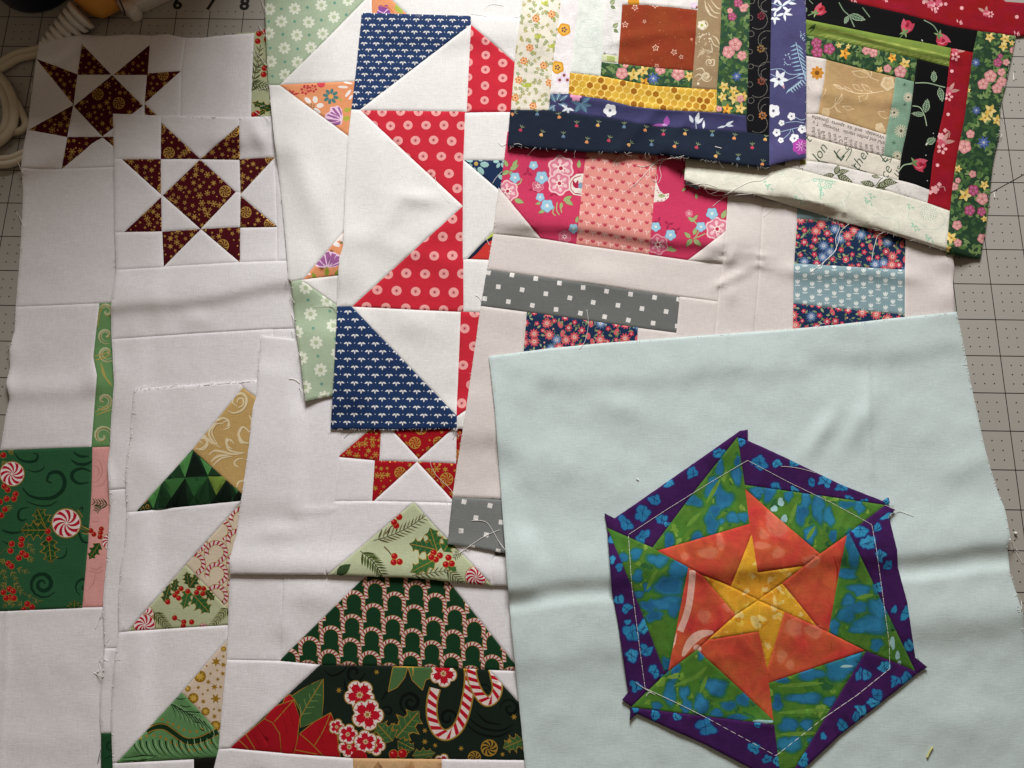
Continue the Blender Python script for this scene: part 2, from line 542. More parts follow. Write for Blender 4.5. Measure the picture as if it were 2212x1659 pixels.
class Pr:
    def __init__(self, key='D', seed=1):
        self.shapes = []; self.key(key); self.r = random.Random(seed)
    def key(self, k):
        self.o = CR[k]; return self
    def poly(self, p, c):
        ox, oy, f = self.o
        p = np.asarray(p, float)
        if len(p) == 4:
            for t in ((0, 1, 2), (0, 2, 3)): self.poly(p[list(t)], c)
            return
        self.shapes.append((np.stack([ox + f * p[:, 0], oy + f * p[:, 1]], -1), C(c)))
    def disc(self, x, y, r, c, n=10): self.ell(x, y, r, r, 0, c, n)
    def ell(self, x, y, rx, ry, a, c, n=10):
        t = np.arange(n) * 6.28318 / n
        u, v = rx * np.cos(t), ry * np.sin(t)
        self.poly(np.stack([x + u * math.cos(a) - v * math.sin(a), y + u * math.sin(a) + v * math.cos(a)], -1), c)
    def blob(self, x, y, rx, ry, c, a=0.0, n=14, k=.18):
        t = np.arange(n) * 6.28318 / n
        ph = [self.r.uniform(0, 6.28) for _ in range(3)]
        m = 1 + k * (np.sin(2 * t + ph[0]) * .6 + np.sin(3 * t + ph[1]) * .6 + np.sin(5 * t + ph[2]) * .35)
        u, v = rx * m * np.cos(t), ry * m * np.sin(t)
        self.poly(np.stack([x + u * math.cos(a) - v * math.sin(a), y + u * math.sin(a) + v * math.cos(a)], -1), c)
    def lobed(self, x, y, r, n, depth, c, rot=0.0, m=4, sq=1.0):
        k = n * m
        t = np.arange(k) * 6.28318 / k
        rr = r * (1 - depth + depth * np.abs(np.cos(n * t / 2)) ** .6)
        self.poly(np.stack([x + rr * np.cos(t + rot), y + sq * rr * np.sin(t + rot)], -1), c)
    def flower(self, x, y, r, c, c2, n=5, rot=None, depth=.38, mid=.3):
        rot = self.r.uniform(0, 6) if rot is None else rot
        self.lobed(x, y, r, n, depth, c, rot)
        self.disc(x, y, r * mid, c2, 7)
    def petals(self, x, y, r, n, w, c, rot=0.0, inner=.2):
        for k in range(n):
            a = rot + 6.28318 * k / n
            self.ell(x + r * (1 + inner) * .5 * math.cos(a), y + r * (1 + inner) * .5 * math.sin(a), r * (1 - inner) * .5, w, a, c, 8)
    def leaf(self, x, y, L, w, a, c, vein=None):
        c_, s_ = math.cos(a), math.sin(a)
        sh = [(0, 0), (.2, .38), (.45, .5), (.75, .3), (1, 0), (.75, -.3), (.45, -.5), (.2, -.38)]
        self.poly([(x + c_ * u * L - s_ * v * w, y + s_ * u * L + c_ * v * w) for u, v in sh], c)
        if vein: self.stroke([(x, y), (x + c_ * L * .9, y + s_ * L * .9)], max(w * .08, .8), vein)
    def stroke(self, p, w, c, taper=False, sm=0):
        p = smooth(p, sm) if sm else np.asarray(p, float)
        n = len(p)
        l, r = [], []
        for i in range(n):
            t1 = p[i] - p[max(i - 1, 0)]; t2 = p[min(i + 1, n - 1)] - p[i]
            t1 = t1 / (np.hypot(*t1) + 1e-9); t2 = t2 / (np.hypot(*t2) + 1e-9)
            t = t1 + t2 if t1 @ t2 > -.2 else t2
            t = t / (np.hypot(*t) + 1e-9)
            nn = np.array([-t[1], t[0]])
            ww = w * .5
            if taper: ww *= max(.12, math.sin(math.pi * (.08 + .84 * i / max(1, n - 1))) if taper == 1 else 1 - .88 * i / max(1, n - 1))
            l.append(p[i] + nn * ww); r.append(p[i] - nn * ww)
        for i in range(n - 1):
            self.poly([l[i], l[i + 1], r[i + 1], r[i]], c)
    def star(self, x, y, r, n, inner, c, rot=0.0):
        t = np.arange(2 * n) * math.pi / n + rot
        rr = np.where(np.arange(2 * n) % 2 == 0, r, r * inner)
        self.poly(np.stack([x + rr * np.cos(t), y + rr * np.sin(t)], -1), c)
    def snow(self, x, y, r, c, rot=0.0):
        for k in range(3):
            a = rot + k * math.pi / 3
            self.stroke([(x - r * math.cos(a), y - r * math.sin(a)), (x + r * math.cos(a), y + r * math.sin(a))], r * .17, c)
        for k in range(6):
            a = rot + k * math.pi / 3
            self.ell(x + r * .72 * math.cos(a), y + r * .72 * math.sin(a), r * .15, r * .27, a, c, 6)
        self.star(x, y, r * .45, 6, .55, c, rot + .5)
    def mint(self, x, y, r, c1='#e9dcd8', c2='#b5142e', rim=GOLD, n=9, rot=0.0, sq=1.0):
        if rim: self.ell(x, y, r * 1.05, r * 1.05 * sq, 0, rim, 22)
        if c1: self.ell(x, y, r * .97, r * .97 * sq, 0, c1, 22)
        for k in range(n):
            a0 = rot + 6.28318 * k / n
            l, q = [], []
            for i in range(6):
                u = .08 + .86 * i / 5
                tw = 1.0 * (1 - u)
                l.append((x + r * u * math.cos(a0 + tw), y + sq * r * u * math.sin(a0 + tw)))
                q.append((x + r * u * math.cos(a0 + tw + .36), y + sq * r * u * math.sin(a0 + tw + .36)))
            self.poly(l + q[::-1], c2)
    def goldmint(self, x, y, r, c=GOLD, bg='#2a0509', rot=0.0):
        self.disc(x, y, r, c, 18); self.disc(x, y, r * .86, bg, 18)
        for k in range(8):
            a0 = rot + .7854 * k
            l, q = [], []
            for i in range(5):
                u = .12 + .76 * i / 4
                tw = 1.1 * (1 - u)
                l.append((x + r * u * math.cos(a0 + tw), y + r * u * math.sin(a0 + tw)))
                q.append((x + r * u * math.cos(a0 + tw + .40), y + r * u * math.sin(a0 + tw + .40)))
            self.poly(l + q[::-1], c)
    def spiral(self, x, y, r, turns, w, c, rot=0.0, hand=1, tail=None):
        p = []
        n = int(12 * turns)
        for i in range(n + 1):
            u = i / n
            a = rot + hand * turns * 6.28318 * (1 - u)
            p.append((x + r * (.12 + .88 * u) * math.cos(a), y + r * (.12 + .88 * u) * math.sin(a)))
        if tail: p += list(tail)
        self.stroke(p, w, c, taper=1)
    def berry(self, x, y, r, rim=True):
        if rim: self.disc(x, y, r * 1.14, GOLD, 10)
        self.disc(x, y, r, '#a5121c', 10)
        self.ell(x - r * .3, y - r * .35, r * .3, r * .22, .4, '#dd6a5c', 6)
    def holly(self, x, y, x2, y2, w, c='#1f4a26', rim=True):
        dx, dy = x2 - x, y2 - y
        sh = [(0, 0), (.12, .26), (.22, .5), (.30, .28), (.42, .34), (.5, .58), (.58, .28), (.70, .26), (.78, .42), (.84, .18), (1, 0)]
        L = math.hypot(dx, dy)
        nx, ny = -dy / L * w, dx / L * w
        def mk(s):
            a = [(x + dx * u + nx * v * s, y + dy * u + ny * v * s) for u, v in sh]
            b = [(x + dx * u - nx * v * s, y + dy * u - ny * v * s) for u, v in sh[1:-1]]
            return a + b[::-1]
        if rim: self.poly(mk(1.10), GOLD)
        self.poly(mk(.92), c)
        self.stroke([(x, y), (x + dx * .93, y + dy * .93)], w * .045, GOLD if rim else '#7f8f54')
        for u in (.25, .45, .65):
            for s in (1, -1):
                self.stroke([(x + dx * u, y + dy * u), (x + dx * (u + .12) + nx * .28 * s, y + dy * (u + .12) + ny * .28 * s)], w * .03, '#5e7a3a')
    def twig(self, x, y, x2, y2, ll, n, c, c2=None, w=.2, bend=0.0):
        dx, dy = x2 - x, y2 - y
        L = math.hypot(dx, dy)
        nx, ny = -dy / L, dx / L
        P = [(x + dx * t + nx * bend * L * math.sin(math.pi * t), y + dy * t + ny * bend * L * math.sin(math.pi * t)) for t in np.linspace(0, 1, 6)]
        base = math.atan2(dy, dx)
        for k in range(n):
            t = .08 + .9 * k / n
            px = x + dx * t + nx * bend * L * math.sin(math.pi * t); py = y + dy * t + ny * bend * L * math.sin(math.pi * t)
            l = ll * (1 - .45 * t)
            for s in (1, -1):
                self.leaf(px, py, l, l * w, base + s * .75, c if (k % 2 or not c2) else c2)
        self.stroke(P, ll * .07, c2 or c)
    def rope(self, p, w, c1='#dcc9c4', c2='#a31b2c', rim=GOLD, gap=1.15):
        p = np.asarray(p, float)
        if rim: self.stroke(p, w * 1.35, rim)
        self.stroke(p, w, c1)
        seg = np.hypot(*(p[1:] - p[:-1]).T); cum = np.concatenate([[0], np.cumsum(seg)])
        def at(s):
            s = min(max(s, 0), cum[-1] - 1e-6)
            i = int(np.searchsorted(cum, s, 'right') - 1); i = min(i, len(seg) - 1)
            t = (s - cum[i]) / seg[i]
            d = (p[i + 1] - p[i]) / seg[i]
            return p[i] + (p[i + 1] - p[i]) * t, d
        s = w * .3
        while s < cum[-1] - w * .3:
            a, d = at(s); b, d2 = at(s + w * .55)
            n1 = np.array([-d[1], d[0]]) * w * .5; n2 = np.array([-d2[1], d2[0]]) * w * .5
            e1, _ = at(s + w * .50); e2, _ = at(s + w * 1.02)
            self.poly([a + n1, e1 + n1, e2 - n2, b - n2], c2)
            s += w * gap
    def lettering(self, txt, x, y, size, ang, c, shear=0.0, bold=0.0, sx=1.0):
        v, f = text_faces(txt, shear, bold)
        if not len(v): return
        cc, ss = math.cos(ang), math.sin(ang)
        u = v[:, 0] * size * sx; w = -v[:, 1] * size
        q = np.stack([x + u * cc - w * ss, y + u * ss + w * cc], -1)
        for fc in f: self.poly(q[fc], c)

def pois(poly, rmin, seed, n=None, pad=0):
    rs = np.random.RandomState(seed)
    lo, hi = poly.min(0) - pad - 4, poly.max(0) + pad + 4
    if n is None: n = int(min(6000, 9 * (hi[0] - lo[0]) * (hi[1] - lo[1]) / (rmin * rmin) + 30))
    cand = lo + rs.rand(n, 2) * (hi - lo)
    cand = cand[inside(offset(poly, 6 + pad), cand[:, 0], cand[:, 1])]
    out = np.zeros((0, 2))
    for p in cand:
        if not len(out) or ((out - p) ** 2).sum(1).min() > rmin * rmin:
            out = np.vstack([out, p])
    return out

BUR, REDG = '#4a0a14', '#a3101c'
def pr_gold(poly, seed, bg=BUR, gold=None, small=1.0):
    p = Pr('D', seed); r = p.r
    g = gold or lin('#b8924a', .5)
    P = pois(poly, 11.0, seed)
    mints = []
    for i, (x, y) in enumerate(P):
        if r.random() < .045 and all(math.hypot(x - a, y - b) > 34 for a, b in mints):
            p.goldmint(x, y, r.uniform(11, 14.5), g, bg, r.uniform(0, 3)); mints.append((x, y))
    for i, (x, y) in enumerate(P):
        k = r.random(); rot = r.uniform(0, 3)
        if any(math.hypot(x - a, y - b) < 19 for a, b in mints): continue
        if k < .2: p.snow(x, y, r.uniform(6.0, 8.2), g, rot)
        elif k < .42: p.star(x, y, r.uniform(6, 8), 6, .38, g, rot); 
        elif k < .62: p.star(x, y, r.uniform(4.2, 5.6), 5, .42, g, rot); p.disc(x, y, 1.3, bg, 6)
        elif k < .86: p.star(x, y, r.uniform(3.2, 4.4), 6, .45, g, rot)
        else: p.disc(x, y, 1.9, g, 6)
    return p

def pr_buttons(key, L, rr=32, bg=None):
    p = Pr(key, 3)
    for x, y in L:
        p.ell(x, y, rr + p.r.uniform(-2, 1.5), rr - 1 + p.r.uniform(-2, 1), 0, '#eea5a2', 16)
        for k in range(3):
            a = k * 1.0472 + .52
            p.stroke([(x - 13 * math.cos(a), y - 13 * math.sin(a)), (x + 13 * math.cos(a), y + 13 * math.sin(a))], 3.6, '#93202e')
    return p

def pr_trefoil(key, o, u, v1, v2, ni, nj, s=1.0):
    p = Pr(key, 5)
    c = '#e6e6e2'
    for j in range(-2, nj):
        for i in range(-12, ni):
            x = o[0] + u[0] * i + v1[0] * ((j + 1) // 2) + v2[0] * (j // 2)
            y = o[1] + u[1] * i + v1[1] * ((j + 1) // 2) + v2[1] * (j // 2)
            p.leaf(x - 2 * s, y, 24 * s, 11 * s, math.pi - .42, c)
            p.leaf(x + 2 * s, y, 24 * s, 11 * s, .42, c)
            p.leaf(x, y + 2 * s, 23 * s, 9 * s, 1.62, c)
            p.disc(x + u[0] * .5, y + u[1] * .5 + 4 * s, 3.2 * s, c, 5)
    return p

def pr_daisy(key, L, dots, r=42):
    p = Pr(key, 4)
    for x, y in L:
        p.lobed(x, y, r, 8, .34, '#e3e8d6', p.r.uniform(0, 1), 4)
        p.lobed(x, y, r * .36, 7, .2, '#b9c6a4', 0, 3)
    for x, y in dots: p.disc(x, y, 10.5, '#6f9f8c', 9)
    return p

def pr_squares(key, L, s=15, a=.15):
    p = Pr(key, 6)
    for x, y in L:
        q = p.r.uniform(-.12, .12)
        c, n = math.cos(a + q) * s, math.sin(a + q) * s
        p.poly([(x + c - n, y + n + c), (x - c - n, y - n + c), (x - c + n, y - n - c), (x + c + n, y + n - c)], '#e6e4e0')
    return p

def pr_navyfloral(poly, seed):
    p = Pr('D', seed); r = p.r
    P = pois(poly, 11, seed)
    for x, y in P:
        for _ in range(1): p.leaf(x + r.uniform(-5, 5), y + r.uniform(-5, 5), r.uniform(8, 13), r.uniform(3.5, 5.5), r.uniform(0, 6.28), r.choice(['#8a9a6c', '#74865c', '#9dab82']), None)
        if r.random() < .5:
            a = r.uniform(0, 6.28); p.stroke([(x, y), (x + 8 * math.cos(a), y + 8 * math.sin(a)), (x + 14 * math.cos(a + .5), y + 14 * math.sin(a + .5))], .9, '#8a9a6c')
    P2 = pois(poly, 15.5, seed + 9)
    for x, y in P2:
        k = r.random()
        if k < .38: p.lobed(x, y, r.uniform(5, 6.5), 5, .42, '#c9374f', r.uniform(0, 6), 4); p.star(x, y, 3.0, 5, .4, '#f2c4c0'); p.disc(x, y, 1, '#b02a3c', 5)
        elif k < .58: p.petals(x, y, 12, 10, 2.1, '#c8485a', r.uniform(0, 6), .1); p.petals(x, y, 8.5, 10, 1.5, '#dd8078', r.uniform(0, 6), .1); p.star(x, y, 4.6, 9, .45, '#f2d6cc'); p.disc(x, y, 1.5, '#7a2034', 6)
        elif k < .72: p.petals(x, y, 13, 11, 2.1, '#46628e', r.uniform(0, 6), .1); p.petals(x, y, 9, 11, 1.4, '#7f97b8', 0, .1); p.star(x, y, 4.6, 9, .45, '#dde6ee'); p.disc(x, y, 1.6, '#8a3a40', 6)
        elif k < .86: p.petals(x, y, 8.5, 7, 2.2, '#c24256', r.uniform(0, 6), .1); p.star(x, y, 4, 6, .5, '#f4d2c8'); p.disc(x, y, 1.2, '#7c1f30', 5)
        elif k < .95: p.ell(x, y, 5, 8, r.uniform(-.5, .5), '#d8616a', 8); p.leaf(x, y, 7, 3, r.uniform(0, 6), '#8a9a6c')
        else: p.disc(x, y, 2.2, '#e0a08c', 6)
    return p

def pr_lattice(key, o, u, v, ni, nj, fn, seed=2):
    p = Pr(key, seed)
    for j in range(nj):
        for i in range(ni):
            s = i - (j // 2 if False else 0)
            fn(p, o[0] + u[0] * s + v[0] * j, o[1] + u[1] * s + v[1] * j, i, j)
    return p

def coral_tulip(p, x, y, i, j):
    x0, y0 = x, y
    p.poly([(x - 15, y - 2), (x - 13, y - 15), (x - 5, y - 3), (x, y - 17), (x + 5, y - 3), (x + 13, y - 14), (x + 14, y), (x + 7, y + 11), (x - 7, y + 11)], '#bb4254')
    q = (x + 41, y + 12)
    p.leaf(q[0], q[1], 20, 7, -2.4, '#efd9d2'); p.leaf(q[0], q[1], 22, 6, -.35, '#efd9d2'); p.leaf(q[0], q[1], 20, 6, 1.75, '#efd9d2')

def blue_tulip(p, x, y, i, j):
    c = '#dfe6e4'
    p.poly([(x - 16, y - 8), (x - 13, y - 22), (x - 6, y - 12), (x, y - 26), (x + 6, y - 12), (x + 13, y - 22), (x + 16, y - 8), (x + 9, y + 6), (x - 9, y + 6)], c)
    p.stroke([(x, y + 4), (x + 1, y + 22)], 3.5, c)
    p.leaf(x, y + 22, 22, 7, -.35, c); p.leaf(x, y + 22, 22, 7, math.pi + .35, c)

GREENS = ['#3f5f34', '#52723e', '#344f30', '#647f4a', '#3a5636', '#738c56']
def pr_floral(poly, seed, flowers, key, dens=9.0):
    p = Pr('D', seed); r = p.r
    for x, y in pois(poly, dens, seed):
        n = r.randint(2, 4); a = r.uniform(0, 6.28); c = r.choice(GREENS)
        for k in range(n):
            p.leaf(x, y, r.uniform(8, 15), r.uniform(4, 6.5), a + k * r.uniform(.6, 1.0), c, None)
    p.key(key)
    f = {'p': ('#c98488', '#d9a49c', '#a85668'), 'm': ('#9a4060', '#b8648a', '#6a2038'), 'y': ('#cfae56', '#dfc67e', '#a37a34'), 'b': ('#44578c', '#6a7fb4', '#d0ccb0'), 'o': ('#d08a2c', '#e8b048', '#8a4a1c')}
    for t, x, y, s in flowers:
        a, b, c = f[t]
        rot = r.uniform(0, 6)
        if t in 'yo':
            for k in range(5):
                q = rot + k * 1.2566
                p.leaf(x, y, s * r.uniform(.95, 1.2), s * .62, q, a if k % 2 else b)
            p.disc(x, y, s * .2, c, 6)
        elif t == 'b':
            p.petals(x, y, s, 8, s * .18, a, rot, .05); p.petals(x, y, s * .6, 7, s * .12, b, rot, .1); p.disc(x, y, s * .16, c, 6)
        else:
            p.lobed(x, y, s, 5, .26, a, rot, 5)
            for k in range(5):
                q = rot + k * 1.2566
                p.ell(x + s * .52 * math.cos(q), y + s * .52 * math.sin(q), s * .3, s * .24, q, b, 7)
            p.disc(x, y, s * .2, c, 7); p.disc(x, y, s * .08, '#e8d48a', 5)
    return p

def pr_rope_scales(key, base, u, v, ni, nj, R=68, w=25, bg=None, jit=0):
    p = Pr(key, 8)
    for j in range(nj):
        for i in range(ni):
            x = base[0] + u[0] * i + v[0] * j; y = base[1] + u[1] * i + v[1] * j
            arc = []
            for k in range(13):
                a = math.pi * (1.12 - 1.24 * k / 12)
                arc.append((x + R * math.cos(a), y - R * .98 * math.sin(a) * (1 if math.sin(a) > 0 else 1.0)))
            arc.append((arc[-1][0] - R * .28, arc[-1][1] + R * .30))
            arc.insert(0, (arc[0][0] + R * .28, arc[0][1] + R * .30))
            p.rope(arc, w)
    return p

# ------------------------------------------------------------------ the setting: table and cutting mat
def slab(name, x0, x1, y0, y1, z0, z1, mat, parent=None, bev=0.0):
    V = [(x, y, z) for z in (z0, z1) for x, y in ((x0, y0), (x1, y0), (x1, y1), (x0, y1))]
    F = [[3, 2, 1, 0], [4, 5, 6, 7], [0, 1, 5, 4], [1, 2, 6, 5], [2, 3, 7, 6], [3, 0, 4, 7]]
    return mesh_obj(name, V, F, mat, parent, False)
tag(slab('table_top', -.75, .75, -.62, .62, -.032, -.003, 'table'), kind='structure')
matroot = slab('cutting_mat', -2.6 * IN, 31.5 * IN, -25.5 * IN, 1.75 * IN, -.0029, 0, 'mat')
matroot.location = (MAT_X, MAT_Y, 0)
matroot.rotation_euler = (0, 0, MAT_YAW)
tag(matroot, kind='structure')
def flat_part(name, V, F, z, label=None, kind=None):
    me = bpy.data.meshes.new(name)
    me.from_pydata([(x, y, z) for x, y in V], [], F)
    me.materials.append(MAT['ink'])
    o = bpy.data.objects.new(name, me)
    col.objects.link(o)
    o.parent = matroot
    if kind: o['kind'] = kind
    return o
V, F = [], []
def quad(x0, y0, x1, y1):
    b = len(V)
    V.extend([(x0, y0), (x1, y0), (x1, y1), (x0, y1)]); F.append([b, b + 1, b + 2, b + 3])
lw = .00027
for i in range(-1, 31): quad(i * IN - lw, -25 * IN, i * IN + lw, .27 * IN)
for j in range(0, 26): quad(-2 * IN, -j * IN - lw, 31 * IN, -j * IN + lw)
flat_part('printed_grid', V, F, .00006, kind='stuff')
V, F = [], []
for i in range(-1, 30):
    for j in range(-1, 25):
        for a in (.25, .5, .75):
            for c in (.25, .5, .75):
                if j == -1 and c < .7: continue
                x, y, r = (i + a) * IN, -(j + c) * IN, .0005
                b = len(V)
                for k in range(6): V.append((x + r * math.cos(k * 1.0472), y + r * math.sin(k * 1.0472)))
                F.append(list(range(b, b + 6)))
flat_part('printed_dots', V, F, .00006, kind='stuff')
V, F = [], []
def diag(x0, y0, x1, y1):
    d = Vector((x1 - x0, y1 - y0)).normalized(); n = Vector((-d.y, d.x)) * lw
    b = len(V)
    V.extend([(x0 + n.x, y0 + n.y), (x1 + n.x, y1 + n.y), (x1 - n.x, y1 - n.y), (x0 - n.x, y0 - n.y)]); F.append([b, b + 1, b + 2, b + 3])
diag(22 * IN, -8.4 * IN, 30 * IN, -3.78 * IN)
flat_part('angle_line', V, F, .0001)
def number(txt, x, y, size, rot=0.0):
    v, f = text_faces(txt, 0, .03)
    w = (v[:, 0].max() + v[:, 0].min()) / 2
    c, s = math.cos(rot), math.sin(rot)
    P = [(x + (c * (a - w) - s * b) * size, y + (s * (a - w) + c * b) * size) for a, b in v]
    flat_part('number', P, f, .00014)
for k in range(-1, 27): number(str(k + 2), k * IN, .33 * IN, .0150)
number('0', -1.86 * IN, -10.55 * IN, .0105, -.25)

# ------------------------------------------------------------------ craft iron, its cord, and the navy canister (far left corner)
def ring_loft(name, rings, mat, parent, cap=True, smooth_=True):
    n = len(rings[0]); V, F = [], []
    for r in rings: V += [tuple(p) for p in r]
    for i in range(len(rings) - 1):
        for k in range(n):
            F.append([i * n + k, i * n + (k + 1) % n, (i + 1) * n + (k + 1) % n, (i + 1) * n + k])
    if cap: F.append(list(range(n))[::-1]); F.append(list(range((len(rings) - 1) * n, len(rings) * n)))
    return mesh_obj(name, V, F, mat, parent, smooth_)
c = unproj(84.0, -49.0, 0)
can = empty('navy_canister', tuple(c)); tag(can, 'dark navy round plastic canister standing behind the yellow craft iron', 'canister')
def lathe(name, prof, mat, parent, seg=40):
    rings = [[(c[0] + r * math.cos(6.28318 * k / seg), c[1] + r * math.sin(6.28318 * k / seg), z) for k in range(seg)] for r, z in prof]
    return ring_loft(name, rings, mat, parent)
lathe('canister_body', [(.0300, 0), (.0325, .0012), (.0330, .004), (.0330, .150), (.0320, .154)], 'navy_plastic', can)
lathe('canister_lid', [(.0320, .1545), (.0342, .1555), (.0342, .170), (.0330, .173), (.010, .175)], 'navy_plastic', can)

iron = empty('craft_iron', tuple(unproj(230.0, 0.0, 0))); tag(iron, 'small yellow and white craft iron with a ribbed cord sleeve, resting on the mat', 'iron')
def outline_loft(name, s, levels, mat, parent, n=5):
    p = smooth(pts(s), n, True)
    cen = p.mean(0)
    rings = []
    for sc, z in levels:
        q = cen + (p - cen) * sc
        rings.append(unproj(q[:, 0], q[:, 1], 0 * q[:, 0]) + np.array([0, 0, z]))
    return ring_loft(name, rings, mat, parent)
outline_loft('iron_body', 'D: 130,-130 142,-50 152,-8 175,24 200,45 231,53 255,43 268,33 262,6 275,-40 330,-110 400,-180 380,-240 260,-240 160,-190',
             [(.93, .004), (.985, .006), (1.0, .012), (1.0, .022), (.97, .036), (.90, .052), (.80, .064)], 'yellow', iron)
outline_loft('iron_nose', 'D: 262,-10 272,22 310,15 345,0 430,-60 500,-130 540,-210 500,-260 400,-200 320,-100',
             [(.94, .005), (.99, .007), (1.0, .013), (.985, .026), (.92, .040), (.80, .050), (.5, .056)], 'yellow', iron)
outline_loft('iron_handle', 'D: 190,-130 230,-90 290,-120 350,-180 340,-220 280,-215 210,-180',
             [(1.0, .058), (.92, .068), (.95, .080), (1.05, .090), (1.0, .098), (.8, .102)], 'white_plastic', iron)
outline_loft('iron_base', 'D: 264,-10 271,31 309,29 352,10 385,-7 460,-60 540,-140 590,-230 520,-280 400,-190',
             [(.985, .0), (1.0, .001), (1.0, .009), (.985, .0105)], 'white_plastic', iron)
outline_loft('iron_foot', 'i1: 1545,170 1590,225 1650,275 1700,280 1750,240 1758,165 1650,100',
             [(.95, .0), (1.0, .002), (.98, .009), (.8, .0115)], 'white_plastic', iron)
# seam between the two shells
sm = pts('i1: 1440,-160 1475,20 1525,130 1534,190')
tube('shell_seam', unproj(sm[:, 0], sm[:, 1], np.array([.036, .026, .016, .006])), .0006, 'grey_gap', iron)
# ribbed strain relief: rings along its axis
ax0, ax1 = pts('i1: 1010,175 | i1: 560,585')
P0 = unproj(ax0[0], ax0[1], .0125); P1 = unproj(ax1[0], ax1[1], .0052)
prof = []
nr = 7
L = np.linalg.norm(P1 - P0)
ts, rs = [0], [.0100]
for k in range(nr):
    a, b = k / nr, (k + 1) / nr
    r0 = .0108 + (.0054 - .0108) * a; r1 = .0108 + (.0054 - .0108) * b
    ts += [a + .004, a + .02, b - .055, b - .05, b - .006]; rs += [r0 * .99, r0, r1 * 1.01, r1 * .70, r1 * .70]
ts.append(1); rs.append(.0044)
tube('strain_relief', [tuple(P0 + (P1 - P0) * t) for t in ts], 0, 'white_plastic', iron, 22, rs)
def cord(s, z, r=.0027, twin=0):
    p = smooth(pts(s), 7)
    zz = np.interp(np.linspace(0, 1, len(p)), np.linspace(0, 1, len(z)), z)
    W = unproj(p[:, 0], p[:, 1], zz)
    tube('cord', W, r, 'cord', iron, 12)
    if twin:
        t = np.gradient(W, axis=0); t /= np.linalg.norm(t, axis=1)[:, None]
        n = np.stack([-t[:, 1], t[:, 0], 0 * t[:, 0]], -1)
        tube('cord', W + n * twin, r, 'cord', iron, 12)
cord('D: 106,103 96,112 80,118 40,127 0,150 -60,184 -150,215', [.005, .0033, .0031, .003, .003, .003, .003], .0027, -.0046)
cord('D: -150,120 -60,142 -15,172 8,205 16,240 10,276 -14,300 -50,314 -150,300', [.003, .003, .0034, .0055, .006, .006, .004, .003, .003], .0030, .0050)
cord('D: -60,150 -20,168 6,186 30,214 48,246 56,268 46,282 22,285 -14,276 -60,262', [.0032, .0032, .003, .003, .003, .003, .003, .003, .003, .003], .0026)
cord('D: -150,330 -60,342 0,344 26,341 50,331 84,316 120,306', [.003] * 7, .0026, -.0044)
# unseen case added beyond the frame to shade the far left corner
CX0, CX1, CY0, CY1, CH = -.62, -.120, .44, .60, .238
case = empty('added_shade_case', ((CX0 + CX1) / 2, (CY0 + CY1) / 2, -.003))
tag(case, 'unseen grey case added behind the craft iron to shade the corner', 'case')
def rrect(x0, x1, y0, y1, r, z, n=6):
    out = []
    for cx, cy, a0 in ((x1 - r, y1 - r, 0), (x0 + r, y1 - r, 90), (x0 + r, y0 + r, 180), (x1 - r, y0 + r, 270)):
        for k in range(n + 1):
            a = math.radians(a0 + 90 * k / n); out.append((cx + r * math.cos(a), cy + r * math.sin(a), z))
    return out
MAT['case'] = plain('shade_case_plastic', '#5c5a58', .5, .4)
def inset(d, z): return rrect(CX0 + d, CX1 - d, CY0 + d, CY1 - d, .035 - min(d, .03) * .6, z)
ring_loft('shade_case_tray', [inset(.004, -.003), inset(0, .002), inset(0, .05), inset(.004, .053)], 'case', case)
ring_loft('shade_case_cover', [inset(.005, .0535), inset(.002, .057), inset(.004, .198), inset(.010, .221), inset(.022, .233), inset(.045, CH)], 'case', case)
cx, cy = (CX0 + CX1) / 2, (CY0 + CY1) / 2
tube('shade_case_handle', [(cx - .06, cy, CH - .004), (cx - .058, cy, CH + .014), (cx - .045, cy, CH + .024), (cx, cy, CH + .027), (cx + .045, cy, CH + .024), (cx + .058, cy, CH + .014), (cx + .06, cy, CH - .004)], .008, 'grey_gap', case, 12)
for dx in (-.15, .15): slab('shade_case_latch', cx + dx - .016, cx + dx + .016, CY0 - .005, CY0 + .002, .036, .074, 'grey_gap', case)
# things that lift the cloth laid over them
for s, hgt, w in (('i1: 760,400 560,585', .0095, 22), ('D: 40,127 110,105', .0052, 14), ('D: 30,341 120,306', .0044, 14), ('D: 36,250 62,280', .0030, 12)):
    a, b = pts(s)
    d = b - a; Ls = d @ d
    t = np.clip(((gx - a[0]) * d[0] + (gy - a[1]) * d[1]) / Ls, 0, 1)
    q = np.hypot(gx - a[0] - t * d[0], gy - a[1] - t * d[1])
    HM = np.maximum(HM, np.where(q < w, hgt * np.sqrt(np.clip(1 - (q / w) ** 2, 0, 1)), 0))

# ------------------------------------------------------------------ the quilt blocks, bottom of the pile first
WH = '#e9e6e8'
def star_block(b, W, T, seed):
    """patch lists: white pieces, coloured star points"""
    for n, s in W: b.patch(n, s, WH)
    for k, (n, s) in enumerate(T):
        p = pts(s)
        b.patch(n, s, BUR, pr_gold(p, seed + k * 7))

# --- sliver of a holly print block
Z = Block('holly_print_block', 'light green holly and berry print just showing between two blocks at their edge', seed=2, noise=.3)
p = Pr('c1', 3)
p.twig(1695, 640, 1760, 300, 70, 8, '#6d6c4a', '#4d4a30'); p.twig(1690, 560, 1830, 590, 60, 6, '#59623f', '#3f4a2c')
p.twig(1700, 500, 1800, 400, 45, 5, '#6d6c4a', '#4d4a30')
p.holly(1840, 740, 1700, 690, 60); p.holly(1700, 800, 1800, 740, 50)
for x, y in ((1748, 228), (1740, 278), (1785, 215), (1785, 460), (1780, 503), (1800, 265), (1735, 765), (1715, 775)): p.berry(x, y, 19)
Z.patch('holly_patch', 'c1: 1600,225 1712,222 1800,196 1900,196 1900,900 1600,900', '#b3b994', p)
Z.build()

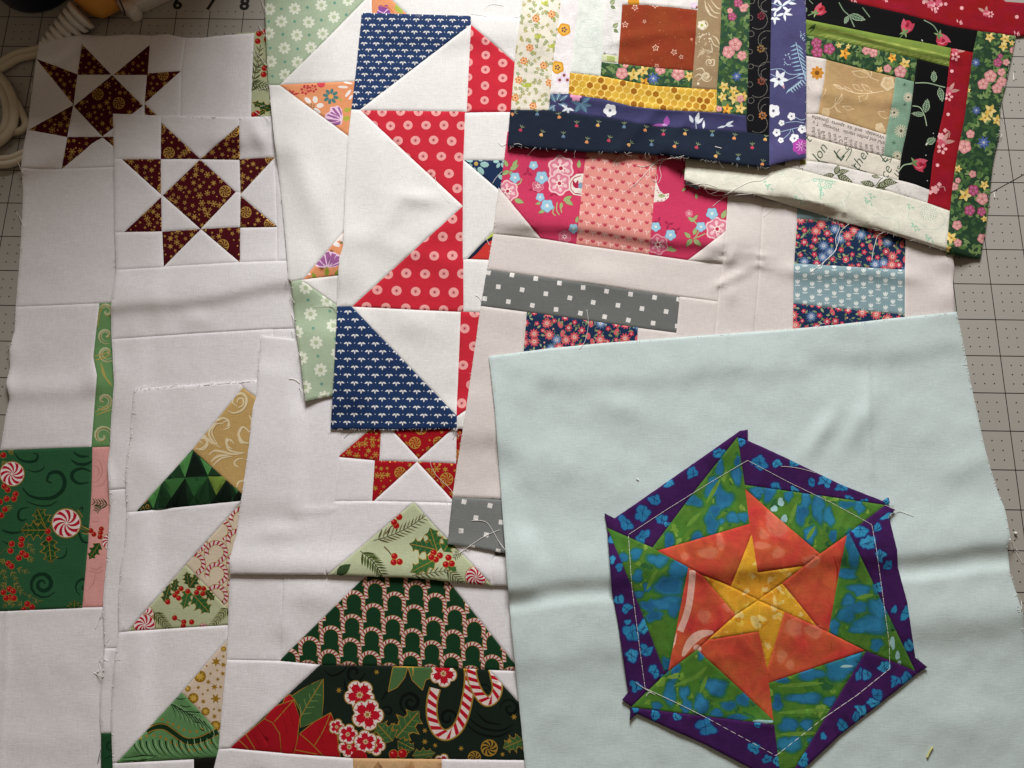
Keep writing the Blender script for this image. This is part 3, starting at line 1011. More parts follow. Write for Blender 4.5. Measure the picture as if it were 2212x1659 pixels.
# --- block A : long block, burgundy star
A = Block('snowflake_star_block', 'white block with burgundy snowflake star and dark green candy print, over the iron cord', seed=3, noise=.9,
          spec=[('b', 22, 756, 22, 40, 0, 1.2), ('b', 16, 830, 18, 30, 0, 1.6), ('r', 14, 850, 210, 830, 30, 22, 1.3), ('b', 200, 805, 20, 35, .3, 1.6), ('b', 420, 150, 90, 60, 0, 1.0), ('r', 18, 1320, 2, 1659, 5, 5, .5)])
Wp = [('white_patch', 'c1: 268,284 400,255 558,236 522,504 247,400'),
      ('white_patch', 'c1: 558,236 700,246 860,235 1015,243 1010,305 770,503 750,503 558,303'),
      ('white_patch', 'c1: 1015,243 1130,234 1250,258 1222,479 997,497'),
      ('white_patch', 'c1: 247,400 490,697 484,712 185,877 215,640'),
      ('white_patch', 'c1: 524,507 755,506 497,715'), ('white_patch', 'c1: 755,506 990,503 972,712 965,715'),
      ('white_patch', 'c1: 497,715 690,922 455,926'), ('white_patch', 'c1: 965,715 976,712 978,920 690,922'),
      ('white_patch', 'c1: 1222,480 1216,800 1080,800 978,700'),
      ('white_patch', 'c1: 183,878 455,928 415,1140 260,1138 145,1130 160,1000'),
      ('white_patch', 'c1: 690,930 780,1000 880,1080 900,1130 765,1127 415,1140 480,1085 560,1020 620,965'),
      ('white_patch', 'c1: 1250,258 1360,258 1470,245 1712,226 1706,350 1695,600 1690,900 1216,900 1216,780 1222,480')]
Tp = [('star_point', 'c1: 558,303 750,503 524,507'), ('star_point', 'c1: 1010,305 996,503 770,503'),
      ('star_point', 'c1: 247,400 522,504 490,697'), ('star_point', 'c1: 484,712 455,926 183,878'),
      ('star_center', 'c1: 755,506 965,715 690,922 497,715'),
      ('star_point', 'c1: 997,494 1222,479 978,697'), ('star_point', 'c1: 978,704 1080,800 1100,840 976,920'),
      ('star_point', 'c1: 455,928 690,925 620,965 560,1020 480,1085 415,1140'), ('star_point', 'c1: 690,925 978,922 980,1130 900,1100')]
star_block(A, Wp, Tp, 100)
A.patch('white_patch', 'c1: 145,1132 260,1140 415,1142 765,1128 1000,1120 | d1: 1000,690 752,662 672,666 400,678 108,690 120,540 140,300 155,0 | c1: 158,1300', WH)
A.patch('white_patch', 'd1: 108,690 400,678 672,666 650,850 630,1030 655,1150 635,1400 617,1636 300,1645 5,1655 40,1430 68,1310 45,1200 70,1100 65,980 100,850', WH)
p = Pr('d1', 11)
for (x, y, r, h, ro) in ((715, 880, 62, 1, 1.2), (720, 1000, 70, 1, .4), (700, 1320, 70, -1, 2.2), (690, 1560, 78, -1, 0), (720, 720, 60, 1, 3)):
    p.spiral(x, y, r, 1.1, 16, '#c3caa0', ro, h); p.spiral(x + 3, y + 6, r * .92, 1.1, 6, GOLD, ro, h); p.spiral(x, y, r * .7, 1.0, 9, '#b4c096', ro, h)
for q in ([(632, 1020), (690, 1010), (745, 985)], [(635, 1050), (690, 1035), (750, 1010)], [(680, 1060), (700, 1150), (755, 1210)], [(640, 1400), (700, 1370), (755, 1350)], [(650, 1420), (710, 1395), (757, 1380)], [(690, 1080), (715, 1170), (757, 1225)], [(700, 670), (670, 740), (660, 830)]):
    p.stroke(q, 9, '#b7a55a', 1, 4)
A.patch('green_scroll_strip', 'd1: 672,666 752,662 900,655 900,1630 745,1632 617,1636 635,1400 655,1150 630,1030 650,850', '#6f9a63', p)
# dark green candy print
p = Pr('e1', 12)
dk = '#123320'
for q, w in (([(200, 700), (260, 770), (360, 800), (480, 790), (565, 720), (580, 630), (530, 565), (450, 575), (425, 640), (470, 660)], 38), ([(130, 390), (180, 450), (250, 470), (320, 460), (340, 410), (300, 390)], 26),
             ([(640, 450), (700, 490), (780, 490), (830, 460)], 30), ([(660, 380), (720, 420), (800, 420)], 24), ([(820, 560), (740, 530), (660, 560), (650, 620), (710, 665), (800, 655)], 34), ([(400, 500), (380, 540), (310, 560), (240, 540)], 14),
             ([(260, 880), (180, 900), (165, 970), (200, 1000), (240, 980)], 24), ([(520, 820), (440, 865), (330, 860), (230, 820)], 16), ([(710, 900), (740, 880), (745, 920)], 16), ([(600, 1240), (590, 1310), (540, 1340), (470, 1330)], 16),
             ([(700, 1080), (740, 1180), (800, 1200)], 24), ([(10, 1080), (100, 1110), (200, 1100)], 24), ([(20, 1180), (90, 1215), (160, 1200)], 16)):
    p.stroke(q, w, dk, 1, 4)
p.spiral(385, 1570, 130, 1.9, 38, dk, .6); p.spiral(760, 1590, 90, 1.3, 26, dk, 2)
p.stroke([(0, 1300), (60, 1240), (200, 1180)], 6, '#5a5a2c'); p.stroke([(30, 1500), (70, 1400), (200, 1290), (260, 1170)], 6, '#5a5a2c')
for q in ((20, 460, 60, 520), (60, 860, 100, 900), (70, 380, 120, 380), (250, 1200, 310, 1300), (240, 1330, 300, 1360), (20, 1430, 60, 1560), (100, 1450, 160, 1560), (150, 1430, 270, 1470), (40, 1340, 10, 1380), (60, 1560, 10, 1600), (120, 1560, 190, 1620)):
    p.twig(*q, 52, 4, '#4c5a2c', '#8a7a3a')
for q in ((700, 900, 745, 970), (720, 1040, 800, 1080), (730, 1070, 800, 1110), (735, 1110, 800, 1120)): p.stroke([q[:2], q[2:]], 7, GOLD)
p.holly(425, 1090, 330, 880, 150); p.holly(420, 1085, 180, 1085, 150); p.holly(435, 1150, 462, 1390, 150)
p.mint(108, 578, 110); p.mint(597, 1023, 130, rot=.3)
for x, y in ((30, 410), (40, 690), (70, 722), (60, 803), (140, 760), (125, 803), (45, 897), (10, 950), (0, 830), (432, 1095), (440, 1160), (195, 1168), (190, 1215), (105, 1208), (95, 1270), (200, 1290), (235, 1312), (170, 1335), (75, 1385), (103, 1410), (85, 1615), (120, 1635), (30, 1645), (85, 1690), (55, 1698), (125, 1698)): p.berry(x, y, 26)
p.key('e2')
for q in ((160, 60, 340, 150), (230, 180, 390, 150), (200, 200, 120, 120), (80, 150, 30, 220), (90, 150, 130, 210)): p.twig(*q, 45, 4, '#4c5a2c', '#8a7a3a')
for x, y in ((245, 183), (288, 210), (215, 235), (125, 130), (55, 130)): p.berry(x, y, 26)
p.holly(670, 250, 670, 150, 110)
A.patch('candy_print_patch', 'e1: -450,385 0,370 300,358 828,335 822,700 810,900 790,1200 | e2: 745,120 738,216 400,230 0,246 -450,255', '#2c5a3a', p)
p = Pr('e1', 13)
for q in ([(840, 440), (900, 470), (920, 560), (880, 640), (840, 660)], [(840, 500), (880, 520), (890, 580), (850, 610)], [(840, 690), (920, 680), (960, 600)], [(800, 1420), (870, 1440), (930, 1400)], [(790, 1450), (880, 1470), (935, 1440)], [(780, 1640), (840, 1560), (860, 1480)], [(900, 1000), (860, 1010), (820, 1000)]):
    p.stroke(q, 14, '#cf8f8c', 1, 4)
p.twig(980, 860, 830, 830, 80, 5, '#59603a', '#3e4426'); p.twig(900, 850, 860, 920, 60, 4, '#59603a', '#3e4426')
p.holly(900, 1200, 800, 1350, 100)
p.mint(985, 1190, 70)
for x, y in ((845, 1122), (912, 1075), (905, 1110), (900, 1145), (818, 1090)): p.berry(x, y, 22)
A.patch('pink_print_strip', 'e1: 828,335 985,330 1150,325 | e2: 1100,205 925,212 738,216 745,120 | e1: 790,1200 810,900 822,700', '#e0a29d', p)
A.patch('white_patch', 'e2: -450,258 0,248 400,231 738,217 925,213 1100,206 1100,1800 -450,1800', WH)
A.build()
fray(A.root, 'c1: 268,284 247,400 215,640 183,878 145,1132 158,1300 | d1: 155,0 120,540 108,690 100,850 65,980 70,1100 45,1200 68,1310 40,1430 5,1655', 30, 1)
for s in ('c1: 118,1085 140,1140 162,1175', 'c1: 112,1435 140,1480 160,1530', 'd1: 45,965 60,945 80,935', 'c1: 205,620 215,590 212,560'): thread(s, A.root)

# --- block B : second burgundy star
B = Block('second_snowflake_star_block', 'white block with burgundy gold-snowflake star above a folded white strip', seed=4, noise=.75,
          spec=[('r', 240, 662, 640, 606, 66, 20, 2.5), ('b', 560, 295, 14, 34, -.4, 1.6), ('b', 425, 690, 30, 18, 0, 1.0), ('b', 236, 1040, 12, 30, 0, 1.2), ('b', 222, 1430, 10, 30, 0, 1.4)])
Wp = [('white_patch', 'c1: 765,770 920,776 1087,783 1088,1074 772,1074'), ('white_patch', 'c1: 1087,783 1350,786 1615,795 1612,850 1362,1068 1342,1066 1090,832'),
      ('white_patch', 'c1: 1615,795 1835,786 1852,1062 1618,1076'), ('white_patch', 'c1: 772,1074 820,1076 1088,1318 1088,1328 835,1568 775,1570'),
      ('white_patch', 'c1: 1088,1076 1348,1077 1098,1318 1089,1320'), ('white_patch', 'c1: 1348,1077 1617,1078 1622,1300 1590,1298'),
      ('white_patch', 'c1: 1098,1318 1355,1546 1092,1562 1089,1325'), ('white_patch', 'c1: 1590,1298 1622,1300 1622,1532 1355,1546'),
      ('white_patch', 'c1: 1855,1063 1868,1528 1628,1328 1626,1308'),
      ('white_patch', 'd1: 777,188 1092,183 1103,420 788,438'), ('white_patch', 'd1: 1356,168 1618,387 1103,420'), ('white_patch', 'd1: 1622,157 1870,150 1873,380 1622,388'),
      ('white_strip', 'c1: 1835,786 1990,784 2010,1300 | d1: 2020,376 1873,380 1870,150 | c1: 1855,1063'),
      ('white_strip', 'd1: 788,438 1103,420 1620,389 1873,380 2020,376 2060,830 1840,838 1300,870 755,908 750,690 770,560'),
      ('white_strip', 'D: 242,733 420,721 589,711 600,1040 290,1054 236,1058 233,1005 238,967 241,900 247,830'),
      ('white_patch', 'D: 589,711 670,708 672,760 590,760'),
      ('white_strip', 'D: 236,1058 300,1054 290,1400 227,1401 223,1321 224,1283 230,1221 238,1101'),
      ('white_strip', 'D: 227,1401 290,1400 290,1583 219,1584 216,1549 217,1500 224,1440')]
Tp = [('star_point', 'c1: 1090,832 1345,1070 1088,1075'), ('star_point', 'c1: 1612,850 1617,1076 1360,1070'), ('star_point', 'c1: 820,1076 1087,1075 1088,1318'), ('star_point', 'c1: 1088,1328 1091,1562 835,1568'),
      ('star_center', 'c1: 1348,1077 1590,1298 1355,1546 1098,1318'), ('star_point', 'c1: 1619,1077 1855,1063 1626,1312'), ('star_point', 'c1: 1626,1326 1868,1530 1622,1532'),
      ('star_point', 'd1: 1094,183 1356,164 1103,420'), ('star_point', 'd1: 1360,163 1621,150 1618,387')]
star_block(B, Wp, Tp, 200)
p = Pr('D', 15); p.spiral(240, 1610, 14, 1.3, 5, '#123320'); p.stroke([(225, 1640), (245, 1630), (262, 1640)], 6, '#123320', 1)
B.patch('green_print_patch', 'D: 219,1584 290,1583 290,1720 219,1720', '#1f4a2c', p)
B.build()
fray(B.root, 'c1: 1835,786 1615,795 1350,786 1087,783 920,776 765,770', 25, 2)
fray(B.root, 'D: 247,250 248,500 240,730 247,830 238,967 233,1005 236,1058 238,1101 230,1221 224,1283 223,1321 227,1401 217,1500 219,1584', 40, 3, out=1)
for s in ('e2: 845,800 880,820 935,840', 'e2: 935,660 890,700 900,770 870,795 930,780', 'e2: 925,255 895,320 860,405', 'e1: 1090,608 1110,630 1125,645'): thread(s, B.root)
thread('e2: 905,1500 890,1560 880,1610', B.root, mat='dark_thread')

# --- block C : left tree block
Cb = Block('gold_scroll_tree_block', 'white tree block with gold scroll, green triangle, candy rope and green feather prints', seed=5, noise=.6,
           spec=[('b', 330, 1010, 60, 40, .6, 1.0), ('b', 320, 1290, 60, 40, .6, .9)])
LE = 'd1: 870,1659 | e1: 1185,200 1155,350 1130,600 1136,780 1145,929'
Cb.patch('white_patch', 'd1: 905,1245 1160,1226 1480,1206 1622,1196 1640,1236 | e1: 1733,363 1230,919 1145,929 1136,780 1130,600 1155,350 1185,200 | d1: 870,1659', WH)
Cb.patch('white_patch', 'd1: 1622,1196 1745,1184 1900,1180 1900,1420 1642,1238', WH)
p = Pr('d1', 21)
def scroll(p, q, w):
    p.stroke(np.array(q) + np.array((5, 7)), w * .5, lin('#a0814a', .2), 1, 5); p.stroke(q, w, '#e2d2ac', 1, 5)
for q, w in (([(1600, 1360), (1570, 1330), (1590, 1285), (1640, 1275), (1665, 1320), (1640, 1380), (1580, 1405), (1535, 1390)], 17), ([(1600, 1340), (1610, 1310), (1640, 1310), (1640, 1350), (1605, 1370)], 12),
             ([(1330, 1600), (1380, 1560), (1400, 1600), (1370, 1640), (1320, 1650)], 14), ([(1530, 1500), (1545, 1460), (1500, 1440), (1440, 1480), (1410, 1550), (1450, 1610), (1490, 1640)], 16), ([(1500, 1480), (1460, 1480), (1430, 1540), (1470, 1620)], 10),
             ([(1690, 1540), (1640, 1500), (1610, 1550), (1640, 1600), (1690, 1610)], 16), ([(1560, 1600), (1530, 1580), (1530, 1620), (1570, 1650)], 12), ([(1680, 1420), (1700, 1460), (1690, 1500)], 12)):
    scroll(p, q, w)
p.key('e1')
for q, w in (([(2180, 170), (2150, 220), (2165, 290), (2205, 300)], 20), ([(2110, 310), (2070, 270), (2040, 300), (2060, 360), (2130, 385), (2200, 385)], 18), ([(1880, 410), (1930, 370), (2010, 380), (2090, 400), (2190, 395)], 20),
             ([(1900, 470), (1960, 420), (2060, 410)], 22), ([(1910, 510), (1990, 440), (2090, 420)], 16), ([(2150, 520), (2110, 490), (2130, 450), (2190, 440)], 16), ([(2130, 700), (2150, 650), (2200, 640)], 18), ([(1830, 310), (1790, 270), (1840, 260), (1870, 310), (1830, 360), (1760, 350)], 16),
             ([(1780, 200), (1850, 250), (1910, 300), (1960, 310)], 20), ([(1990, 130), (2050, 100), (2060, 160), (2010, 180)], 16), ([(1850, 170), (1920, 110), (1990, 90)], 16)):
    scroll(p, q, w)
Cb.patch('gold_scroll_patch', 'D: 525,838 620,910 620,1085 545,1090 416,972', '#c3a268', p)
p = Pr('e1', 22)
G4 = ['#4f8a4a', '#2c5a30', '#1c3c22', '#0e1c12', '#3a6a38']
def tri(a, b, c_, k): p.poly([a, b, c_], k)
tri((1610, 480), (1740, 365), (1665, 610), G4[0]); tri((1745, 385), (1865, 590), (1668, 608), G4[3]); tri((1800, 430), (1905, 520), (1870, 590), G4[0]); tri((1905, 520), (1980, 590), (1870, 592), G4[2])
tri((1465, 630), (1610, 480), (1662, 610), G4[2])
xs = [1350, 1462, 1664, 1872, 2060, 2230]
for k in range(5):
    x0, x1 = xs[k], xs[k + 1]; yt = 632 - 10 * k; yb = 895 - 16 * k
    p.poly([(x0, yt), (x1, yt - 8), ((x0 + x1) / 2 + 14, yb)], [G4[0], G4[4], G4[1], '#6f8a3a', G4[4]][k])
for k in range(5):
    x0 = xs[k] + 110; p.poly([(x0 - 95, 900 - 14 * k), (xs[k + 1] + 2, 625 - 10 * k), (x0 + 110, 886 - 14 * k)], [G4[2], G4[3], G4[2], G4[3], G4[3]][k])
p.poly([(1330, 800), (1455, 660), (1380, 890)], G4[0])
for x, y in ((1560, 605), (1770, 625), (1485, 870), (1885, 840), (2090, 815)): p.stroke([(x, y - 18), (x, y + 18)], 16, '#24452a')
p.spiral(1330, 870, 26, 1.4, 7, GOLD); p.stroke([(1265, 900), (1290, 870), (1300, 900)], 6, GOLD); p.stroke([(1300, 850), (1335, 810)], 6, GOLD)
Cb.patch('green_triangle_patch', 'e1: 1733,363 2240,800 2240,815 1230,919', '#16301c', p)
Cb.patch('white_patch', 'e1: 1145,930 1230,920 2180,822 1670,1395 | e2: 1150,425 1072,436 1068,200 1075,20 | e1: 1078,1600 1090,1400 1125,1230 1136,1080', WH)
p = pr_rope_scales('e1', (1740, 990), (205, 0), (102, 98), 4, 1, 84, 30)
p2 = Pr('e1', 1)
for (x, y) in ((1985, 1090), (1945, 1285), (1745, 1390), (1950, 1480), (2140, 1180), (2145, 1380), (1950, 1680), (2150, 1580), (2165, 985), (1760, 1190)):
    arc = [(x + 88 * math.cos(a), y - 88 * math.sin(a)) for a in np.linspace(3.5, -.5, 13)]
    arc.append((arc[-1][0] - 50, arc[-1][1] + 45))
    p2.rope(arc, 34)
Cb.patch('candy_rope_patch', 'D: 523,1083 590,1078 590,1345 500,1326 401,1220', '#d8c8b0', p2)
p = Pr('e2', 23)
p.twig(1380, 250, 1530, 410, 90, 8, '#6f7440', '#4a4a24'); p.twig(2060, 210, 1910, 375, 80, 8, '#7d7a3c', '#4a4a24'); p.twig(1180, 400, 1230, 330, 40, 4, '#59603a')
p.holly(1700, 50, 1650, 230, 110, '#2f6234'); p.holly(1740, 100, 1890, 265, 150, '#2c5a30'); p.holly(1480, 170, 1530, 0, 90, '#2c4a2c'); p.holly(1700, 40, 1790, -90, 100, '#1f4224'); p.holly(1850, 60, 1930, 150, 80, '#1f4224')
p.mint(1305, 275, 78, n=8); p.mint(1300, 372, 98, n=9, rot=.3); p.mint(1830, 395, 40)
p.stroke([(1590, 320), (1660, 350)], 8, '#5a3a22')
for x, y in ((1630, 45), (1595, 75), (1575, 105), (1608, 130), (1690, 70), (1795, 40), (1835, 45), (1770, 80), (1825, 90), (1510, 165), (1572, 308), (1655, 345), (1725, 345), (1650, 380)): p.berry(x, y, 23)
p.key('e1')
for x, y in ((1630, 1610), (1595, 1640), (1690, 1635), (1790, 1605), (1835, 1610)): p.berry(x, y, 22)
p.holly(1700, 1580, 1680, 1460, 90, '#1f4224'); p.holly(1560, 1640, 1590, 1520, 80, '#2c4a2c')
Cb.patch('holly_patch', 'D: 401,1220 505,1328 512,1348 494,1350 276,1363', '#b7bd98', p)
Cb.patch('white_patch', 'D: 257,1366 380,1358 494,1351 493,1380 393,1496 254,1646 244,1648 241,1570 240,1549 243,1484 252,1400', WH)
q = pts('D: 494,1378 560,1378 560,1640 480,1592 393,1496')
p = Pr('e2', 24); g = lin('#b8902c', .6)
for x, y, r in ((1945, 703, 48), (1940, 1035, 52), (2010, 730, 30), (1930, 930, 34), (1875, 885, 28), (1960, 860, 22), (1895, 810, 18), (1955, 780, 14), (2005, 810, 26), (1785, 935, 22), (1825, 995, 16), (1870, 960, 18), (1830, 1060, 28), (1925, 1130, 16), (1930, 1195, 28), (1975, 1140, 22), (2010, 655, 18), (1860, 740, 14), (1795, 1115, 12), (1985, 930, 20), (2000, 1250, 30)): p.star(x, y, r, 6, .42, g, r * .1)
for x, y, r in ((1800, 835, 55), (2012, 588, 24), (1740, 1030, 48), (1850, 1150, 38), (1940, 1280, 48), (1690, 945, 28)): p.disc(x, y, r, g, 14); p.star(x, y, r * .8, 7, .5, '#caa64a')
Cb.patch('gold_snowflake_patch', q, '#d6c3ae', p)
p = Pr('e2', 25)
def rib(pts_, c, w): p.stroke(pts_, w, c, 0, 5)
rib([(1320, 1330), (1400, 1290), (1480, 1290), (1560, 1340), (1640, 1400), (1720, 1420), (1820, 1395), (1960, 1330)], '#14301a', 62)
rib([(1300, 1322), (1400, 1268), (1490, 1268), (1570, 1318), (1650, 1375), (1720, 1392), (1820, 1370), (1950, 1300)], GOLD, 8)
rib([(1330, 1345), (1400, 1315), (1480, 1318), (1560, 1370), (1640, 1428), (1720, 1450), (1830, 1425), (1965, 1360)], GOLD, 8)
for k in range(9):
    x = 1530 + k * 40; y = 1060 + k * 22
    p.stroke([(x - 20, y), (x + 30, y + 60), (x + 55 + 4 * k, y + 150)], 13, '#14301a', 2, 4); p.stroke([(x + 6, y - 4), (x + 60, y + 60), (x + 82, y + 140)], 8, '#8fb083', 1, 4)
p.stroke([(1560, 1090), (1660, 1150), (1800, 1160)], 10, '#14301a'); 
for x, y in ((1460, 1222), (1510, 1248), (1557, 1268), (1607, 1293), (1655, 1315), (1710, 1330), (1770, 1330), (1820, 1310), (1265, 1390), (1320, 1370), (1385, 1365), (1445, 1380), (1495, 1400), (1540, 1428), (1590, 1450), (1635, 1475), (1700, 1498), (1750, 1498), (1800, 1490), (1850, 1465), (1900, 1430)): p.disc(x, y, 13, GOLD, 7)
for k in range(13):
    x = 1200 + k * 58; y = 1440 + 8 * (k % 3) - (k > 8) * (k - 8) * 10
    p.stroke([(x, y - 40), (x + 10, y + 20), (x + 60, y + 90), (x + 120, y + 110)], 15, '#14301a', 2, 4); p.stroke([(x + 24, y - 40), (x + 34, y + 20), (x + 80, y + 76)], 9, '#8fb083', 1, 4)
p.stroke([(1100, 1570), (1300, 1545), (1420, 1550)], 12, '#14301a', 1); p.stroke([(1120, 1590), (1250, 1600), (1400, 1560)], 10, '#14301a', 1)
for k in range(5): p.stroke([(1560 + k * 60, 1020 + k * 70), (1620 + k * 50, 1040 + k * 70), (1680 + k * 40, 1030 + k * 72)], 10, '#14301a', 1, 3)
Cb.patch('green_feather_patch', 'D: 393,1496 490,1600 485,1634 254,1647', '#5f8a58', p)
Cb.patch('white_patch', 'D: 244,1649 419,1641 419,1720 244,1720', WH)
Cb.patch('black_patch', 'D: 419,1641 500,1634 500,1720 419,1720', '#15130f')
Cb.build()
fray(Cb.root, 'd1: 1745,1184 1480,1206 1160,1226 905,1245', 36, 4, 3, 7)
fray(Cb.root, 'd1: 905,1245 870,1659 | e1: 1185,200 1155,350 1130,600 1136,780 1145,929 1125,1230 1090,1400 1078,1600 | e2: 1068,200 1072,436 1010,930 1000,1200 1015,1612', 40, 5, 2, 6)
for s in ('d1: 945,1240 965,1225 975,1215', 'd1: 1150,1228 1180,1212 1200,1210', 'd1: 1380,1216 1430,1205 1440,1195', 'd1: 1470,1207 1540,1195 1560,1188', 'd1: 1610,1198 1640,1196 1690,1190', 'e1: 1165,330 1160,360 1155,390'): thread(s, Cb.root)

# --- block D : middle tree block with the red star
def liftD(x, y):
    return 2.2 * np.exp(-((y - 1218 - .04 * (x - 500)) / 40.0) ** 2) + .4
def dropD(x, y):
    return 0 * x
Dk = Block('candy_tree_block', 'white tree block with small red star, holly, candy-cane scale and poinsettia prints', seed=6, noise=.5, spec=[('r', 650, 1108, 700, 1102, 8, 4, .5), ('b', 600, 1150, 60, 20, -.1, .9), ('b', 680, 1290, 60, 30, 0, 1.2)])
# lower rows first
Dk.patch('white_strip', 'e3: 172,1060 540,1060 530,1120 510,1697 330,1695 150,1691 160,1460', WH)
Dk.patch('white_patch', 'e3: 530,1060 1150,1060 1095,1125 505,1697 515,1400', WH)
p = Pr('e4', 31)
for j in range(-1, 9):
    for i in range(-5, 9):
        x = 1150 + 275 * i + 137 * (j % 2) - 6 * j; y = 188 + 80 * j + 9 * i + 2 * (j % 2)
        arc = [(x - 58, y + 50)] + [(x + 64 * math.cos(a), y - 66 * math.sin(a)) for a in np.linspace(3.3, -.15, 12)] + [(x + 63, y + 30), (x + 58, y + 54)]
        p.rope(arc, 21, '#d9c6c0', '#9c1c2c')
Dk.patch('candy_scale_patch', 'e4: 1105,60 1600,60 1635,108 2108,700 2120,728 1800,712 1250,692 800,686 500,661', '#163a22', p)
Dk.patch('white_patch', 'e4: 1600,60 2200,60 2200,760 2108,700 1635,108', WH)
Dk.patch('white_patch', 'e4: 150,655 500,662 775,687 165,1250 95,1252 120,950', WH)
p = Pr('e4', 32)
dsw = '#0a110d'
for (x, y, r, t, w, ro, h) in ((1390, 940, 85, 1.8, 26, 1, 1), (1640, 1045, 75, 1.5, 22, 2, -1), (1010, 740, 70, 1.2, 24, 0, 1), (1235, 1000, 45, 1.3, 16, 2, 1), (2060, 980, 70, 1.4, 20, 3, 1), (1880, 860, 50, 1.2, 16, 0, -1)): p.spiral(x, y, r, t, w, dsw, ro, h)
for q in ([(800, 720), (860, 760), (930, 730), (960, 690)], [(940, 780), (960, 860), (1040, 900)], [(1190, 930), (1240, 860), (1330, 830)], [(1760, 1080), (1850, 1150), (1980, 1170), (2080, 1120)], [(1780, 1040), (1870, 1110), (2000, 1130), (2090, 1080)], [(1830, 1000), (1900, 1070), (2010, 1090)]): p.stroke(q, 16, dsw, 1, 4)
def shape(q, c, o=5):
    p.poly(q, c)
    for a, b in zip(q, list(q[1:]) + [q[0]]): p.stroke([a, b], o, GOLD)
shape([(580, 900), (640, 860), (720, 815), (800, 780), (800, 920), (790, 1050), (720, 1080), (645, 1110), (645, 1000), (610, 930)], '#3b5c34'); p.stroke([(640, 1050), (690, 960), (795, 790)], 6, GOLD)
for k in range(4): p.stroke([(655 + 30 * k, 1020 - 45 * k), (720 + 22 * k, 1010 - 40 * k)], 5, '#6f8a52'); p.stroke([(655 + 30 * k, 1020 - 45 * k), (640 + 32 * k, 950 - 35 * k)], 5, '#6f8a52')
red = '#a5141f'
shape([(540, 905), (575, 885), (610, 925), (520, 965)], red)
shape([(400, 1050), (470, 965), (600, 922), (640, 1050), (625, 1190), (600, 1290), (515, 1280), (505, 1150), (455, 1075)], red)
shape([(150, 1255), (280, 1150), (400, 1050), (455, 1075), (505, 1150), (515, 1290)], '#9c1320')
shape([(600, 1290), (640, 1150), (740, 1070), (850, 1008), (885, 1100), (915, 1310)], red)
for q in ([(600, 925), (540, 990), (470, 1070)], [(850, 1010), (800, 1130), (740, 1230)], [(640, 1150), (710, 1210), (800, 1300)], [(225, 1190), (280, 1240), (300, 1270)], [(275, 1150), (330, 1240), (350, 1280)], [(610, 1260), (760, 1290)]): p.stroke(q, 6, GOLD, 0, 3)
for q in ([(560, 960), (600, 1100)], [(520, 1010), (560, 1150)], [(480, 1060), (530, 1200)], [(800, 1060), (860, 1180)], [(770, 1120), (800, 1220)], [(350, 1100), (430, 1220)], [(320, 1140), (380, 1250)]): p.stroke(q, 14, '#7c0e18', 1)
p.holly(1290, 1180, 1450, 995, 170, '#3b5c34'); p.holly(1270, 1200, 1160, 1080, 150, '#3b5c34'); p.holly(1300, 1200, 1420, 1260, 90, '#2c4a2c'); p.holly(2150, 1190, 2010, 1250, 110, '#3b5c34'); p.holly(1400, 1300, 1560, 1280, 80, '#3b5c34')
shape([(1270, 700), (1250, 800), (1238, 868), (1300, 838), (1350, 772), (1370, 700)], '#4a6c40'); shape([(1370, 700), (1400, 790), (1470, 858), (1490, 790), (1535, 770), (1535, 700)], '#4a6c40'); p.stroke([(1405, 700), (1405, 760)], 8, GOLD)
def fl(x, y, r, rot=0.0):
    p.lobed(x, y, r + 8, 5, .22, GOLD, rot, 6); p.lobed(x, y, r, 5, .22, '#e6dad4', rot, 6)
    for k in range(5):
        a = rot + k * 1.2566
        p.ell(x + r * .47 * math.cos(a), y + r * .47 * math.sin(a), r * .33, r * .30, a, '#bb1428', 9)
        for e in (-.35, 0, .35): p.stroke([(x + r * .6 * math.cos(a + e), y + r * .6 * math.sin(a + e)), (x + r * .88 * math.cos(a + e), y + r * .88 * math.sin(a + e))], r * .07, '#bb1428')
    p.star(x, y, r * .3, 9, .4, '#d9c69a'); p.disc(x, y, r * .13, GOLD, 7)
fl(1610, 745, 88, .2); fl(1045, 890, 100, .4); fl(890, 1105, 50); fl(975, 1240, 72, .5); fl(1150, 1230, 66, .1); fl(965, 1155, 66); fl(1085, 1205, 76, .8); fl(1098, 1022, 106, .1); fl(1605, 1345, 55)
p.disc(1040, 1320, 60, red, 12)
for x, y in ((1275, 1290), (1335, 1285)): p.berry(x, y, 30)
p.rope(smooth([(1555, 845), (1535, 930), (1535, 1040), (1570, 1130), (1630, 1160), (1700, 1120), (1745, 1030), (1775, 900), (1790, 780), (1785, 690)], 12), 60, '#e2d4cd', '#b5142a', gap=.95)
p.rope(smooth([(1795, 690), (1810, 790), (1850, 880), (1905, 932), (1955, 905), (1975, 840), (1960, 760), (1945, 690)], 12), 56, '#e2d4cd', '#b5142a', gap=.95)
for x, y, r in ((905, 858, 22), (1160, 735, 20), (1485, 1130, 20), (1485, 1205, 22), (1555, 1230, 18), (1730, 1250, 20), (2010, 1290, 18), (2055, 1200, 22), (2088, 1038, 22), (1270, 640, 18)): p.star(x, y, r, 6, .42, GOLD, r)
p.goldmint(1920, 1247, 58, GOLD, '#18241c'); p.goldmint(1820, 1312, 45, GOLD, '#18241c')
Dk.patch('poinsettia_patch', 'e4: 775,687 1250,692 1800,712 1920,722 2130,950 2250,1080 2250,1335 2160,1331 1500,1321 1000,1318 600,1290 165,1250', '#18241c', p)
Dk.patch('white_patch', 'e4: 1920,722 2120,728 2250,735 2250,1085 2130,950', WH)
Dk.patch('white_strip', 'e4: 95,1254 165,1251 600,1291 1000,1319 1005,1560 60,1560 65,1382', WH)
p = Pr('e4', 33)
for k in range(6): p.poly([(1000 + k * 110, 1420), (1060 + k * 110, 1335), (1115 + k * 110, 1420)], '#b58a5c' if k % 2 else '#c9a678')
